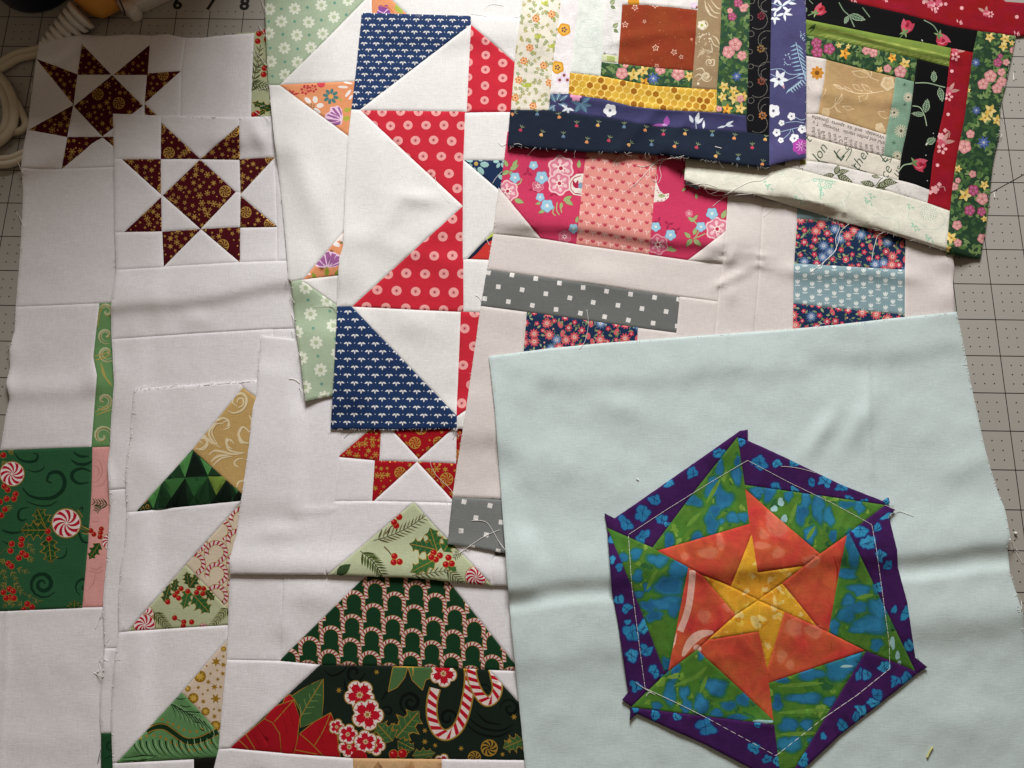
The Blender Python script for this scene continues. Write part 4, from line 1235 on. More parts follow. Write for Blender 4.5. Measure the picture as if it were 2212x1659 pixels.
Dk.patch('tan_trunk_patch', 'e4: 1000,1319 1600,1326 1600,1560 1005,1560', '#d3ab7e', p)
Dk.patch('white_strip', 'e4: 1600,1326 2160,1333 2250,1336 2250,1560 1600,1560', WH)
# upper rows, bulging over the seam below
Dk.patch('white_strip', 'D: 565,725 640,733 760,738 742,926 735,950 732,987 722,1083 712,1160 703,1230 704,1241 600,1241 498,1240 496,1211 511,1157 522,1077 538,965 546,885 554,858 557,823 562,758', WH, lift=liftD)
R = '#a3121e'
star = [('white_patch', 'e3: 940,40 1120,40 1110,140 900,320 905,210', None), ('star_point', 'e3: 1130,60 1195,60 1178,345 900,320 1110,140', 1),
        ('white_patch', 'e3: 1195,60 1225,60 1265,138 1443,332 1436,352 1180,345', None), ('star_center', 'e3: 1240,60 1680,60 1660,138 1443,332 1265,138', 1),
        ('white_patch', 'e3: 1680,60 1702,60 1697,363 1440,352 1443,332 1660,138', None), ('star_point', 'e3: 1702,60 1790,60 1790,372 1697,364', 1),
        ('white_patch', 'e3: 900,321 1148,345 1130,620 873,621', None), ('star_point', 'e3: 1148,345 1432,354 1138,620 1130,618', 1),
        ('white_patch', 'e3: 1432,354 1672,614 1668,634 1410,625 1138,620', None), ('star_point', 'e3: 1436,352 1704,365 1672,614', 1), ('white_patch', 'e3: 1704,365 1830,372 1830,645 1668,634 1672,614', None)]
for k, (n, s, t) in enumerate(star):
    if t: Dk.patch(n, s, R, pr_gold(pts(s), 300 + 5 * k, R, lin('#c39a44', .55)))
    else: Dk.patch(n, s, WH)
Dk.patch('white_patch', 'e3: 873,622 1130,620 1411,625 1120,875 835,1113 812,1082 840,900', WH, lift=liftD)
p = Pr('e3', 34)
p.twig(1140, 885, 1495, 712, 88, 12, '#7c7a58', '#565236', .16, .06); p.twig(1050, 955, 1200, 1130, 96, 9, '#5e6e40', '#444c26', .2, -.08); p.twig(1400, 1120, 1650, 1085, 70, 7, '#70704a', '#4c4a2c', .18); p.twig(1630, 1075, 1740, 1175, 70, 6, '#70704a', '#4c4a2c', .18); p.twig(1740, 930, 1680, 1010, 50, 5, '#70704a', '#4c4a2c')
p.leaf(890, 1115, 120, 70, -.65, '#3b5230')
p.holly(1570, 960, 1520, 795, 120, '#2f6234'); p.holly(1545, 940, 1378, 905, 110, '#2f5a34'); p.holly(1560, 1010, 1385, 1100, 110, '#3a6a38'); p.holly(1610, 960, 1690, 845, 110, '#2f6234'); p.holly(1630, 1040, 1700, 1090, 60, '#2f6234')
p.stroke([(1210, 925), (1240, 955), (1275, 1000)], 8, '#5a3a22'); p.stroke([(1220, 840), (1250, 800), (1280, 770)], 7, '#5a3a22')
p.mint(1830, 1130, 72, n=10)
for x, y in ((1545, 965), (1587, 985), (1560, 1012), (1530, 997), (1645, 1000), (1667, 1040), (1627, 1045), (1280, 990), (1315, 1027), (1275, 1030), (1312, 725), (1292, 783), (1278, 760)): p.berry(x, y, 21)
Dk.patch('holly_patch', 'e3: 1411,625 1560,795 1740,975 1940,1186 1700,1166 1560,1148 1400,1134 1160,1126 1000,1120 835,1114', '#bcc4a0', p, lift=liftD)
Dk.patch('white_patch', 'e3: 1411,625 1668,634 1900,645 1960,985 1945,1000 1940,1187 1740,975 1560,795', WH, lift=liftD)
Dk.patch('white_strip', 'e3: 1945,1000 1960,985 2150,990 2150,1198 2055,1193 1940,1187', WH, lift=liftD)
Dk.build()
fray(Dk.root, 'D: 565,725 562,758 557,823 554,858 546,885 538,965 522,1077 511,1157 496,1211', 16, 7, 2, 5, out=-1)
thread('e3: 1620,570 1635,620 1650,690', Dk.root); thread('e3: 940,190 980,160 1030,140', Dk.root, mat='dark_thread', r=.0001)

# --- block E : green daisy pinwheel
E_ = Block('green_daisy_block', 'white block with pale green daisy print and orange floral triangles under the navy block', seed=7, noise=.9,
           spec=[('r', 640, 330, 720, 560, 30, 30, 1.8), ('b', 690, 420, 40, 60, .3, 1.2)])
WB = '#eceae8'
E_.patch('green_daisy_patch', 'c2: 130,-60 840,-60 805,0 530,280 232,573 155,575 145,400 135,150', '#aec0a4',
         pr_daisy('c2', [(330, 58), (240, 145), (425, 150), (595, 115), (510, 35), (160, 62), (345, 237), (520, 228), (155, 225), (260, 325), (440, 322), (170, 415), (350, 420), (265, 505), (690, 0)],
                  [(240, 60), (415, 50), (330, 145), (155, 145), (250, 232), (428, 237), (510, 135), (165, 325), (350, 330), (265, 418), (600, 215), (678, 100), (180, 515), (600, 20)]))
E_.patch('white_patch', 'c2: 805,0 840,-60 850,-60 850,120 800,570 735,552 232,573 530,280', WB)
def orange(p):
    pass
p = Pr('c2', 41)
p.lobed(930, 75, 48, 5, .3, '#8f4f9c', .3); p.stroke([(890, 70), (930, 90), (960, 60)], 6, '#efd0ea'); p.stroke([(900, 40), (960, 50), (1000, 90)], 10, '#d2774e', 1, 3); p.leaf(1010, 30, 80, 50, .9, '#a9b84e')
E_.patch('orange_floral_patch', 'c2: 850,-60 920,-60 1092,98 1040,180 855,170', '#e69a6c', p)
E_.patch('white_patch', 'c2: 920,-60 1890,-60 1878,60 1858,200 1040,200 1092,98', WB)
p = Pr('o1', 42)
def redf(x, y, s):
    for k in range(6):
        a = k * 1.047 + .3; p.ell(x + s * math.cos(a), y + s * math.sin(a), s * .5, s * .4, a, '#c8404a', 8)
    p.disc(x, y, s * .22, '#c8404a', 6)
redf(715, 780, 90); redf(930, 730, 80); p.ell(700, 655, 36, 28, 0, '#c8404a'); p.ell(790, 655, 36, 28, 0, '#c8404a')
p.leaf(340, 880, 140, 60, -.9, '#c8404a'); p.leaf(380, 890, 210, 60, -.15, '#c8404a'); p.leaf(330, 850, 110, 50, -1.9, '#c8404a')
p.ell(1150, 610, 110, 100, 0, '#d84a55', 14)
p.petals(1410, 945, 220, 8, 48, '#4f7f7c', .2, .28); p.disc(1410, 945, 45, '#e8b24e', 9)
for x, y, rx, ry, a in ((790, 1050, 110, 60, .7), (990, 1030, 95, 70, 1.5), (1120, 1190, 100, 65, -.2), (1040, 1330, 110, 55, .6), (1740, 690, 140, 36, .05), (1880, 860, 120, 40, -.9), (1950, 970, 80, 36, -.9), (1880, 580, 130, 26, .2)): p.ell(x, y, rx, ry, a, '#f2ebe6', 12)
for x, y in ((790, 1160), (880, 1150), (890, 1205), (955, 1240), (955, 1180), (820, 1220)): p.disc(x, y, 24, '#8a7a54', 7)
p.leaf(1610, 980, 160, 60, .7, '#b3ad4e'); p.leaf(1750, 1330, 240, 130, -.2, '#b0b04a'); p.leaf(1720, 1560, 240, 150, -.2, '#b0b04a')
wp, lp = '#a4659e', '#f0cfe8'
p.poly([(1240, 1560), (1270, 1420), (1380, 1360), (1400, 1230), (1500, 1225), (1600, 1190), (1700, 1280), (1740, 1500), (1700, 1700), (1500, 1750), (1300, 1640)], lp)
for q in ([(1290, 1460), (1340, 1420), (1560, 1490), (1660, 1560), (1500, 1540)], [(1370, 1390), (1450, 1360), (1620, 1500)], [(1430, 1260), (1500, 1250), (1640, 1420), (1670, 1540), (1560, 1440)], [(1580, 1230), (1650, 1240), (1710, 1380), (1700, 1480), (1640, 1350)], [(1260, 1560), (1400, 1560), (1640, 1590), (1500, 1640), (1340, 1610)], [(1420, 1670), (1560, 1640), (1680, 1600), (1660, 1700), (1540, 1730)]): p.poly(q, wp)
E_.patch('orange_floral_patch', 'c2: 232,574 740,551 800,548 790,990 694,917', '#e69a6c', p)
E_.patch('white_patch', 'D: 582,184 605,184 753,293 800,320 800,470 742,501 656,603 630,608 624,602 619,531 612,460 606,400 592,290', WB)
p = Pr('d2', 43)
p.ell(610, 265, 30, 16, .5, '#f2ebe6'); p.ell(650, 225, 14, 40, 0, '#f2ebe6'); p.ell(625, 230, 30, 12, -.6, '#f2ebe6'); p.disc(645, 255, 10, '#8a7a54')
p.poly([(462, 400), (480, 360), (520, 320), (560, 310), (600, 320), (645, 345), (650, 400), (600, 420), (540, 425), (480, 420)], lp)
for q in ([(470, 398), (490, 370), (530, 415), (500, 415)], [(490, 360), (525, 330), (545, 412), (520, 395)], [(535, 325), (560, 316), (575, 350), (552, 410)], [(580, 325), (610, 335), (590, 385), (560, 412)], [(612, 345), (645, 352), (640, 380), (575, 410)], [(640, 388), (648, 400), (600, 415), (570, 418)]): p.poly(q, wp)
p.leaf(545, 480, 60, 34, -1.5, '#96a03c'); p.leaf(470, 500, 50, 30, -2.0, '#96a03c'); p.leaf(600, 480, 70, 40, -.7, '#8a943a'); p.stroke([(545, 420), (545, 480)], 14, '#96a03c'); p.ell(425, 465, 14, 8, .5, '#f2ebe6')
E_.patch('orange_floral_patch', 'd2: 660,186 740,120 740,460 635,477 390,503', '#e69a6c', p)
E_.patch('white_patch', 'd2: 375,509 635,477 740,460 740,760 625,686', WB)
E_.patch('green_daisy_patch', 'd2: 310,520 375,509 625,686 740,760 720,1262 590,1286 405,1320 370,1030 345,880 325,680', '#aec0a4',
         pr_daisy('d2', [(405, 560), (437, 738), (475, 930), (505, 1115), (530, 1300), (590, 815), (345, 860), (550, 645), (375, 1035), (400, 1230), (620, 1000)], [(420, 643), (455, 833), (487, 1022), (512, 1210), (568, 718), (605, 905)], 46))
E_.build()
fray(E_.root, 'c2: 130,-60 135,150 145,400 155,575 180,850 235,1250 275,1659 | d2: 290,500 310,520 345,880 370,1030 405,1320', 26, 8, 2, 6, out=-1)
for s in ('c2: 95,-30 115,30 130,60', 'c2: 88,175 110,205 135,245', 'c2: 40,345 90,380 145,445', 'c2: 90,605 120,600 160,585', 'c2: 95,720 130,710 165,675', 'c2: 65,755 100,780 165,788', 'd2: 285,470 270,500 285,520', 'd2: 300,605 315,640 330,665', 'd2: 305,735 325,770 340,775', 'd2: 308,850 335,870 350,885', 'd2: 355,995 375,1030 378,1045', 'd2: 360,1235 380,1250 390,1270', 'd2: 290,1175 330,1180 365,1205'): thread(s, E_.root)
thread('c2: 1600,100 1610,60 1660,30 1740,40', E_.root); thread('c2: 1520,95 1620,110 1740,130 1860,110', E_.root)

# --- block F : navy and red
NV, RD = '#263c66', '#cc2b3c'
Fb = Block('navy_red_block', 'white block with navy sprig triangles and red button-dot triangles', seed=8, noise=.85,
           spec=[('b', 905, 428, 45, 16, .1, 1.5), ('b', 860, 440, 20, 60, .4, 1.2), ('b', 930, 500, 50, 25, -.4, 1.0), ('r', 780, 520, 960, 560, 25, 25, .9), ('b', 905, 700, 60, 30, .2, 1.0)])
Fb.patch('navy_sprig_triangle', 'c2: 785,88 1150,98 1522,110 1520,166 770,738 715,742 755,400', NV, pr_trefoil('c2', (825, 120), (81.5, 1.4), (30, 43), (-43, 40), 12, 18))
Fb.patch('white_triangle', 'c2: 1520,166 1492,752 770,744', WB)
BT1 = [(1620, 275), (1620, 372), (1618, 470), (1615, 578), (1612, 677), (1735, 425), (1735, 527), (1733, 628), (1730, 728), (1508, 225), (1505, 320), (1502, 420), (1500, 520), (1498, 620), (1495, 725), (1735, 325), (1850, 480), (1850, 580)]
Fb.patch('red_button_patch', 'c2: 1522,167 1822,425 1900,500 1900,756 1795,757 1492,753', RD, pr_buttons('c2', BT1, 30))
Fb.patch('white_patch', 'c2: 1522,110 1862,130 1960,135 1960,540 1822,425 1522,168', WB)
Fb.patch('white_patch', 'D: 760,237 777,238 888,342 999,445 880,553 761,661 729,661 733,560 742,531 748,384 753,294', WB)
BT2 = [(977, 850), (1095, 845), (1217, 845), (1338, 845), (1455, 848), (1027, 950), (1145, 948), (1268, 945), (1390, 953), (1197, 1055), (1320, 1055), (1440, 1060), (1250, 1172), (1372, 1172), (1427, 1272), (920, 755), (1045, 750), (1165, 752), (1285, 755), (1405, 758), (810, 750), (1080, 1060), (860, 845)]
Fb.patch('red_button_triangle', 'c2: 770,745 1490,754 1480,765 1464,1390', RD, pr_buttons('c2', BT2, 32))
BT3 = [(1395, 95), (1330, 215), (1450, 215), (1145, 342), (1272, 345), (1395, 342), (1083, 462), (1210, 467), (1337, 465), (1460, 465), (888, 575), (1018, 580), (1147, 585), (1275, 590), (1403, 592), (815, 690), (945, 695), (1080, 700), (1207, 705), (1335, 710), (1465, 710), (960, 470), (1205, 220), (1020, 345)]
Fb.patch('red_button_triangle', 'd2: 1464,8 1470,400 1470,723 1100,706 715,686', RD, pr_buttons('d2', BT3, 34))
Fb.patch('white_patch', 'c2: 1482,763 1795,758 1860,758 1800,1085 1745,1084 1470,1081', WB)
p = Pr('c2', 44)
p.petals(1555, 1105, 88, 7, 20, '#9cc3c0', .1, .3); p.disc(1555, 1105, 14, '#c9a95a'); p.leaf(1700, 1180, 70, 30, .6, '#9cc3c0'); p.leaf(1640, 1260, 60, 24, 1.0, '#9cc3c0'); p.petals(1720, 1090, 50, 6, 12, '#9cc3c0')
Fb.patch('navy_flower_triangle', 'c2: 1472,1082 1745,1085 1850,1085 1850,1400 1720,1294', '#1c2f52', p)
Fb.patch('white_patch', 'D: 1001,346 1081,414 1110,440 1100,470 1059,506 1008,559 1000,559', WB)
p = Pr('d2', 45); p.poly([(1480, 370), (1600, 240), (1660, 200), (1700, 220), (1620, 260), (1560, 330), (1510, 370)], '#1a2238'); p.poly([(1620, 240), (1660, 180), (1730, 150), (1730, 200), (1660, 215)], '#b3c04a')
Fb.patch('red_flower_patch', 'd2: 1650,198 1760,100 1760,380 1490,367', '#cf3a34', p)
Fb.patch('white_patch', 'd2: 1467,369 1490,367 1760,378 1700,732 1470,723', WB)
Fb.patch('red_button_strip', 'd2: 1453,723 1700,734 1650,1300 1490,1385 1424,1430 1440,1050', RD, pr_buttons('d2', [(1478, 835), (1540, 955), (1467, 1082), (1458, 1340), (1520, 1215), (1545, 728), (1600, 840)], 34))
Fb.patch('white_patch', 'd2: 1424,1430 1490,1385 1640,1300 1640,1515 1425,1508', WB)
Fb.patch('navy_sprig_triangle', 'd2: 620,687 712,688 1070,1060 1424,1428 1425,1508 1000,1517 575,1512 605,1000', '#20365f', pr_trefoil('d2', (690, 715), (94, 1.0), (48, 53.5), (-49, 53), 14, 17, 1.12))
Fb.patch('white_triangle', 'd2: 712,688 1100,707 1453,724 1424,1427 1070,1060', WB)
Fb.build()
fray(Fb.root, 'c2: 1522,110 1150,98 785,88', 40, 9, 2, 6); fray(Fb.root, 'd2: 575,1512 1000,1517 1425,1508', 40, 10, 2, 6, out=-1)
for s in ('d2: 1425,1510 1415,1545 1398,1580', 'd2: 1400,1512 1420,1530 1440,1570', 'c2: 1035,1130 1045,1165 1058,1192', 'c2: 1278,1195 1290,1250 1330,1320 1375,1370', 'c2: 1700,960 1730,985 1760,970', 'c2: 1665,1240 1690,1200 1740,1150', 'd2: 1605,180 1625,230 1645,275', 'd2: 1550,610 1575,625 1590,655', 'd2: 465,688 540,686 615,687', 'd2: 1690,1280 1695,1290 1700,1300'): thread(s, Fb.root)

# --- block G : teacup block with grey squares
PK = '#c93a5f'
WG = '#ded6d2'
Gb = Block('teacup_block', 'white strip block with pink floral bowl, grey square-dot strips and navy floral panes', seed=9, noise=.7, mat='broad',
           spec=[('r', 1130, 480, 1580, 528, 60, 16, 2.6), ('b', 1578, 556, 9, 20, .4, 1.8), ('r', 1572, 548, 1645, 556, 12, 5, 1.5), ('r', 1562, 610, 1600, 590, 9, 6, 1.3), ('b', 1580, 635, 14, 20, 0, 1.2), ('r', 1540, 560, 1650, 575, 12, 8, 1.2), ('b', 1300, 600, 60, 30, .2, 1.4), ('r', 1720, 580, 1960, 600, 20, 16, 1.4), ('b', 2045, 560, 30, 26, 0, 1.8), ('b', 2050, 640, 30, 30, 0, 1.2), ('b', 1540, 540, 25, 14, -.5, 1.6)])
p = Pr('d3', 51)
def rose(x, y, r, c1='#d98096', c2='#eec3c6', c3='#b72d4e'):
    p.lobed(x, y, r, 6, .3, c2, .4, 5); p.lobed(x, y, r * .86, 6, .3, c1, .4, 5)
    for k in range(6):
        a = .4 + k * 1.047; p.ell(x + r * .5 * math.cos(a), y + r * .5 * math.sin(a), r * .2, r * .15, a, c2, 7)
    p.star(x, y, r * .42, 7, .5, '#f3dcd8'); p.disc(x, y, r * .16, c3, 7)
def bluef(x, y, r):
    p.lobed(x, y, r * 1.08, 5, .36, '#5f8fae', .3, 5); p.lobed(x, y, r, 5, .36, '#9cc6dc', .3, 5); p.disc(x, y, r * .26, '#e8efe8', 7); p.disc(x, y, r * .1, '#d8b45a', 5)
def sprig(x, y, a, L, c='#a3b77c'):
    p.leaf(x, y, L, L * .5, a, '#6f8a52'); p.leaf(x, y, L * .93, L * .42, a, c); p.stroke([(x, y), (x + L * .8 * math.cos(a), y + L * .8 * math.sin(a))], 2, '#6f8a52')
for x, y in ((560, 170), (600, 130), (700, 200), (520, 60), (1560, 60), (1520, 450), (1400, 390), (1470, 410), (1640, 60), (1600, 160)):
    for k in range(3): p.leaf(x, y, 38, 18, k * 2.1 + x, '#a3274a')
rose(590, 150, 42, '#c85a78', '#d98a9c'); rose(770, 492, 46, '#c25672', '#cf7a8e', '#a52a48'); rose(1610, 335, 26, '#d2607c', '#d98a9c')
for x, y, a, L in ((395, 45, 2.6, 62), (400, 40, -.5, 70), (400, 45, 1.2, 50), (385, 20, -2.0, 55), (430, 240, .35, 72), (420, 20, -1.0, 60), (760, 250, -.5, 70), (770, 240, .6, 72), (750, 260, 1.7, 50), (740, 210, -2.2, 50), (640, 310, 2.7, 55), (610, 265, 3.0, 40), (850, 400, -1.4, 50), (865, 30, -1.5, 60), (880, 400, 1.4, 40), (1620, 500, -2.4, 60), (1640, 510, .7, 72), (1630, 505, 2.2, 70), (1640, 480, -1.2, 62), (1830, 370, -1.1, 70), (1650, 390, -2.6, 60), (1640, 380, -.9, 48), (1470, 575, .2, 60), (1460, 590, -.8, 50), (1660, 200, 1.6, 40), (1590, 160, 2.4, 40), (1575, 30, 1.3, 60)): sprig(x, y, a, L)
for q in ([(720, 260), (715, 310), (735, 345)], [(700, 290), (690, 330), (710, 350)], [(740, 290), (750, 330)], [(480, 100), (470, 130), (450, 140)], [(1640, 380), (1680, 440), (1650, 500)], [(1720, 470), (1680, 490), (1640, 505)]): p.stroke(q, 7, '#a3b77c', 0, 3)
rose(745, 30, 92); rose(385, 185, 78); rose(735, 132, 84); rose(1800, 440, 84); rose(1400, 545, 74, '#c85a78', '#dc94a0')
for x, y, r in ((435, 93, 36), (615, 92, 44), (605, 225, 29), (652, 283, 44), (830, 437, 33), (1765, 335, 40), (1690, 425, 34), (1485, 480, 37), (1385, 425, 33), (1625, 115, 40), (1660, 145, 26), (560, 10, 30)): bluef(x, y, r)
p.poly([(900, 65), (850, 68), (815, 95), (798, 135), (800, 175), (830, 208), (885, 218)], '#ece2da')
for k in range(3): p.leaf(845, 165, 60, 24, -1.9 + k * .6, '#b02848')
p.stroke([(885, 205), (835, 198), (812, 170), (812, 130), (835, 95), (880, 80)], 6, '#b02848')
p.leaf(880, 170, 50, 30, -1.7, '#7fa3b8')
p.poly([(1385, 90), (1392, 130), (1412, 180), (1440, 206), (1476, 198), (1472, 228), (1440, 252), (1372, 260), (1372, 180)], '#ece2da')
p.leaf(1400, 215, 55, 26, .05, '#a3b77c')
for x, y in ((1465, 215), (1450, 235), (1425, 246), (1400, 250), (1395, 180), (1405, 195), (1425, 208)): p.disc(x, y, 4.5, '#b02848', 5)
Gb.patch('pink_floral_patch', 'D: 1097,285 1272,300 1263,354 1254,440 1245,528 1167,515 1082,409', PK, p, mat='cotton')
cor = pr_lattice('d3', (660, -190), (82, 13), (-38.5, 71), 18, 13, coral_tulip)
for j in range(13):
    for i in range(-2, 18): pass
cor2 = Pr('d3', 3)
for j in range(-3, 12):
    for i in range(-3, 9): coral_tulip(cor2, 880 + 81 * i + (j % 2) * 40, -110 + 13 * i + 62 * j + 7 * (j % 2), i, j)
Gb.patch('coral_tulip_patch', 'D: 1272,300 1425,318 1420,354 1411,450 1402,550 1245,528 1254,440 1263,354', '#e0938a', cor2, mat='cotton')
Gb.patch('pink_floral_patch', 'D: 1425,318 1582,345 1573,411 1569,499 1487,562 1402,550 1411,450 1420,354', PK, p, mat='cotton')
Gb.patch('white_patch', 'd3: 325,165 605,503 290,471', WG)
Gb.patch('white_patch', 'd3: 1862,453 1838,676 1605,650', WG)
Gb.patch('white_strip', 'd3: 290,471 605,503 850,543 1340,611 1605,650 1838,676 1806,931 1548,897 900,803 248,713', WG)
sq = [(255, 735), (415, 750), (575, 775), (735, 805), (895, 835), (1053, 860), (1215, 880), (1377, 902), (322, 830), (483, 850), (643, 877), (805, 905), (963, 935), (1130, 955), (1292, 977), (1455, 997), (230, 910), (390, 930), (552, 955), (712, 983), (876, 1008), (1040, 1032), (1200, 1055), (1367, 1075), (1530, 1095), (1540, 915)]
GY = '#6f7270'
Gb.patch('grey_dot_strip', 'd3: 248,714 900,804 1548,898 1525,1141 1260,1106 515,1001 205,961', GY, pr_squares('d3', sq))
Gb.patch('white_patch', 'd3: 1548,898 1806,931 1786,1165 1775,1350 1510,1350 1525,1141', WG)
Gb.patch('white_strip', 'D: 1039,662 1138,675 1130,760 1120,900 1115,1078 978,1073 986,1019 1007,885 1024,770', WG)
q = pts('D: 1138,675 1377,708 1373,800 1130,800'); Gb.patch('navy_floral_patch', q, '#1d3152', pr_navyfloral(q, 5), mat='cotton')
Gb.patch('white_patch', 'D: 1377,708 1461,719 1458,800 1373,800', WG)
Gb.patch('grey_dot_patch', 'e3: 1674,589 2005,611 2090,620 2110,985 2030,968 1820,928 1642,904 1655,760', '#7d807e', pr_squares('e3', [(1750, 622), (1925, 648), (1830, 730), (2000, 760), (1730, 818), (1900, 845), (1805, 930), (1980, 955)], 16))
Gb.patch('white_strip', 'D: 1582,345 1655,360 1649,434 1640,590 1625,780 1538,780 1551,652 1560,570 1573,411', WG)
Gb.patch('white_strip', 'D: 1655,360 1724,372 1722,471 1714,586 1712,780 1625,780 1640,590 1649,434', WG)
bt = Pr('d4', 4)
for j in range(-9, 12):
    for i in range(-1, 10): blue_tulip(bt, 683 + 99 * i + (j % 2) * 50, 525 + 14 * i + 45.5 * j + 5 * (j % 2), i, j)
BL = '#8aa5ac'
Gb.patch('blue_tulip_patch', 'd4: 686,-60 1420,-60 1416,150 1050,120 680,90', BL, bt, mat='cotton')
q = pts('d4: 680,91 1050,120 1418,150 1410,440 1000,416 655,396'); Gb.patch('navy_floral_patch', q, '#1d3152', pr_navyfloral(q, 6), mat='cotton')
Gb.patch('blue_tulip_patch', 'd4: 655,396 1000,416 1410,440 1408,741 1000,704 653,666', BL, bt, mat='cotton')
q = pts('d4: 653,666 1000,704 1408,741 1406,960 648,960'); Gb.patch('navy_floral_patch', q, '#1d3152', pr_navyfloral(q, 7), mat='cotton')
Gb.patch('white_strip', 'd4: 1418,100 1730,140 1728,330 1739,420 1729,520 1740,720 1742,900 1406,900 1408,741 1410,440', WG)
Gb.build()
fray(Gb.root, 'D: 1097,285 1082,409 1066,505 1053,582 1039,662 1024,770 1007,885 986,1019 978,1073 967,1174', 40, 12, out=-1, lmin=2, lmax=6)

# --- block H : log cabin with beige centre
Hb = Block('beige_log_cabin_block', 'log cabin block with beige centre, black rose, red sprig and green floral strips', seed=10, noise=1.0, mat='linen',
           spec=[('r', 1480, 392, 1760, 440, 40, 10, 3.0), ('r', 1760, 440, 2040, 530, 40, 10, 2.0), ('b', 1990, 490, 50, 40, .3, 1.2), ('b', 1690, 400, 40, 24, 0, 1.6), ('r', 1770, 195, 1920, 225, 16, 12, 1.1), ('r', 1760, 55, 2040, 120, 16, 9, 1.4), ('b', 2100, 330, 14, 60, 0, 1.0)])
p = Pr('f1', 61)
def sprigp(x, y, s=1.0, leafy=True):
    if leafy: p.leaf(x - 10 * s, y - 10 * s, 70 * s, 26 * s, 3.7, '#c2948c'); p.leaf(x, y - 14 * s, 50 * s, 24 * s, -1.4, '#b98a84')
    p.lobed(x, y, 32 * s, 6, .3, '#c2566a', .3, 4)
    for k in range(6): p.ell(x + 40 * s + 20 * s * math.cos(k * 1.047), y + 10 * s + 20 * s * math.sin(k * 1.047), 11 * s, 8 * s, k * 1.047, '#e6a8ac', 7)
    p.disc(x + 40 * s, y + 10 * s, 6 * s, '#7a1c2c', 5)
    for k in range(3): p.ell(x - 14 * s + 16 * s * k, y + 4 * s, 8 * s, 10 * s, 0, '#e09aa0', 6)
sprigp(1880, 115); sprigp(1400, 40, 1.2); p.lobed(1470, 25, 36, 6, .3, '#c2566a', 0, 4)
for x, y in ((1490, 40), (1530, 35), (1340, 20)): p.lobed(x, y, 17, 5, .4, '#e6a8ac', 0, 4)
for x, y in ((1670, 70), (2150, 147)): p.disc(x, y, 17, '#e9a9ab', 10)
for x, y in ((1640, 190), (720, 10), (990, -5), (2140, 290), (1420, 90)):
    p.leaf(x - 5, y + 8, 34, 12, -1.8, '#e6a8ac'); p.leaf(x + 8, y + 10, 34, 12, -.9, '#e6a8ac'); p.star(x + 24, y + 12, 17, 4, .6, '#e6a8ac', .6); p.disc(x + 24, y + 12, 5, '#7a1c2c', 5)
RH = '#8e1220'
Hb.patch('red_sprig_strip', 'c4: 930,-60 1990,-60 2090,14 2212,22 2330,26 2330,225 2165,243 1900,207 1720,178 1560,136 1400,93 1050,14', RH, p)
def rosebud(p, x, y, a, s=1.0):
    c_, n_ = math.cos(a), math.sin(a)
    p.leaf(x - 40 * s * c_, y - 40 * s * n_, 46 * s, 15 * s, a + 2.5, '#7f9a6a'); p.leaf(x - 38 * s * c_, y - 38 * s * n_, 46 * s, 15 * s, a - 2.4, '#7f9a6a')
    p.ell(x, y, 54 * s, 40 * s, a, '#a8283e', 12); p.leaf(x - 40 * s * c_, y - 40 * s * n_, 100 * s, 56 * s, a + .5, '#b23a4e'); p.leaf(x - 40 * s * c_, y - 40 * s * n_, 104 * s, 50 * s, a - .45, '#c2546a')
    p.ell(x + 12 * s * c_, y + 12 * s * n_, 30 * s, 20 * s, a + .4, '#c9475a', 9); p.ell(x + 18 * s * c_, y + 16 * s * n_, 22 * s, 15 * s, a + .2, '#8c1a30', 8); p.stroke([(x - 30 * s, y + 18 * s), (x, y + 30 * s), (x + 30 * s, y + 12 * s)], 7 * s, '#dc8090', 1, 3)
    p.leaf(x - 52 * s * c_, y - 52 * s * n_, 44 * s, 24 * s, a + .5, '#5f7f52'); p.leaf(x - 52 * s * c_, y - 52 * s * n_, 44 * s, 22 * s, a - .5, '#6f8f5c')
def leafy(p, x, y, L, w, a):
    p.leaf(x, y, L, w, a, '#9fb494'); p.leaf(x + 3 * math.cos(a), y + 3 * math.sin(a), L * .92, w * .78, a, '#3f5a48')
    for k in range(4):
        t = .2 + .17 * k; q = (x + L * t * math.cos(a), y + L * t * math.sin(a))
        for s in (1, -1): p.stroke([q, (q[0] + w * .42 * math.cos(a + s * .9), q[1] + w * .42 * math.sin(a + s * .9))], 2.6, '#9fb494')
    p.stroke([(x, y), (x + L * .9 * math.cos(a), y + L * .9 * math.sin(a))], 3, '#9fb494')
p = Pr('f1', 62)
rosebud(p, 430, 88, -.6, 1.0); p.stroke([(390, 110), (330, 135)], 8, '#6f8f5c')
p.stroke([(600, 20), (640, 90), (690, 140), (735, 235)], 8, '#7f967a', 0, 4); leafy(p, 690, 130, 150, 60, .3); leafy(p, 680, 140, 75, 40, 2.0); p.stroke([(805, 65), (870, 150)], 7, '#7f967a'); p.stroke([(340, 0), (375, 35)], 6, '#7f967a'); leafy(p, 300, 110, 50, 30, -1.2)
rosebud(p, 1190, 235, -1.2, 1.15); p.stroke([(1170, 285), (1130, 330)], 8, '#6f8f5c')
rosebud(p, 1500, 345, 1.0, 1.15); p.stroke([(1340, 175), (1420, 220), (1465, 285)], 8, '#7f967a', 0, 4)
p.stroke([(1320, 345), (1330, 360)], 8, '#d8d8d0')
BK = '#070607'
Hb.patch('black_rose_strip', 'c4: 640,-60 930,-60 1050,14 1400,93 1560,136 1720,178 1900,207 1868,356 1720,325 1500,280 1260,237 740,132 640,110', BK, p)
p = Pr('f1', 63)
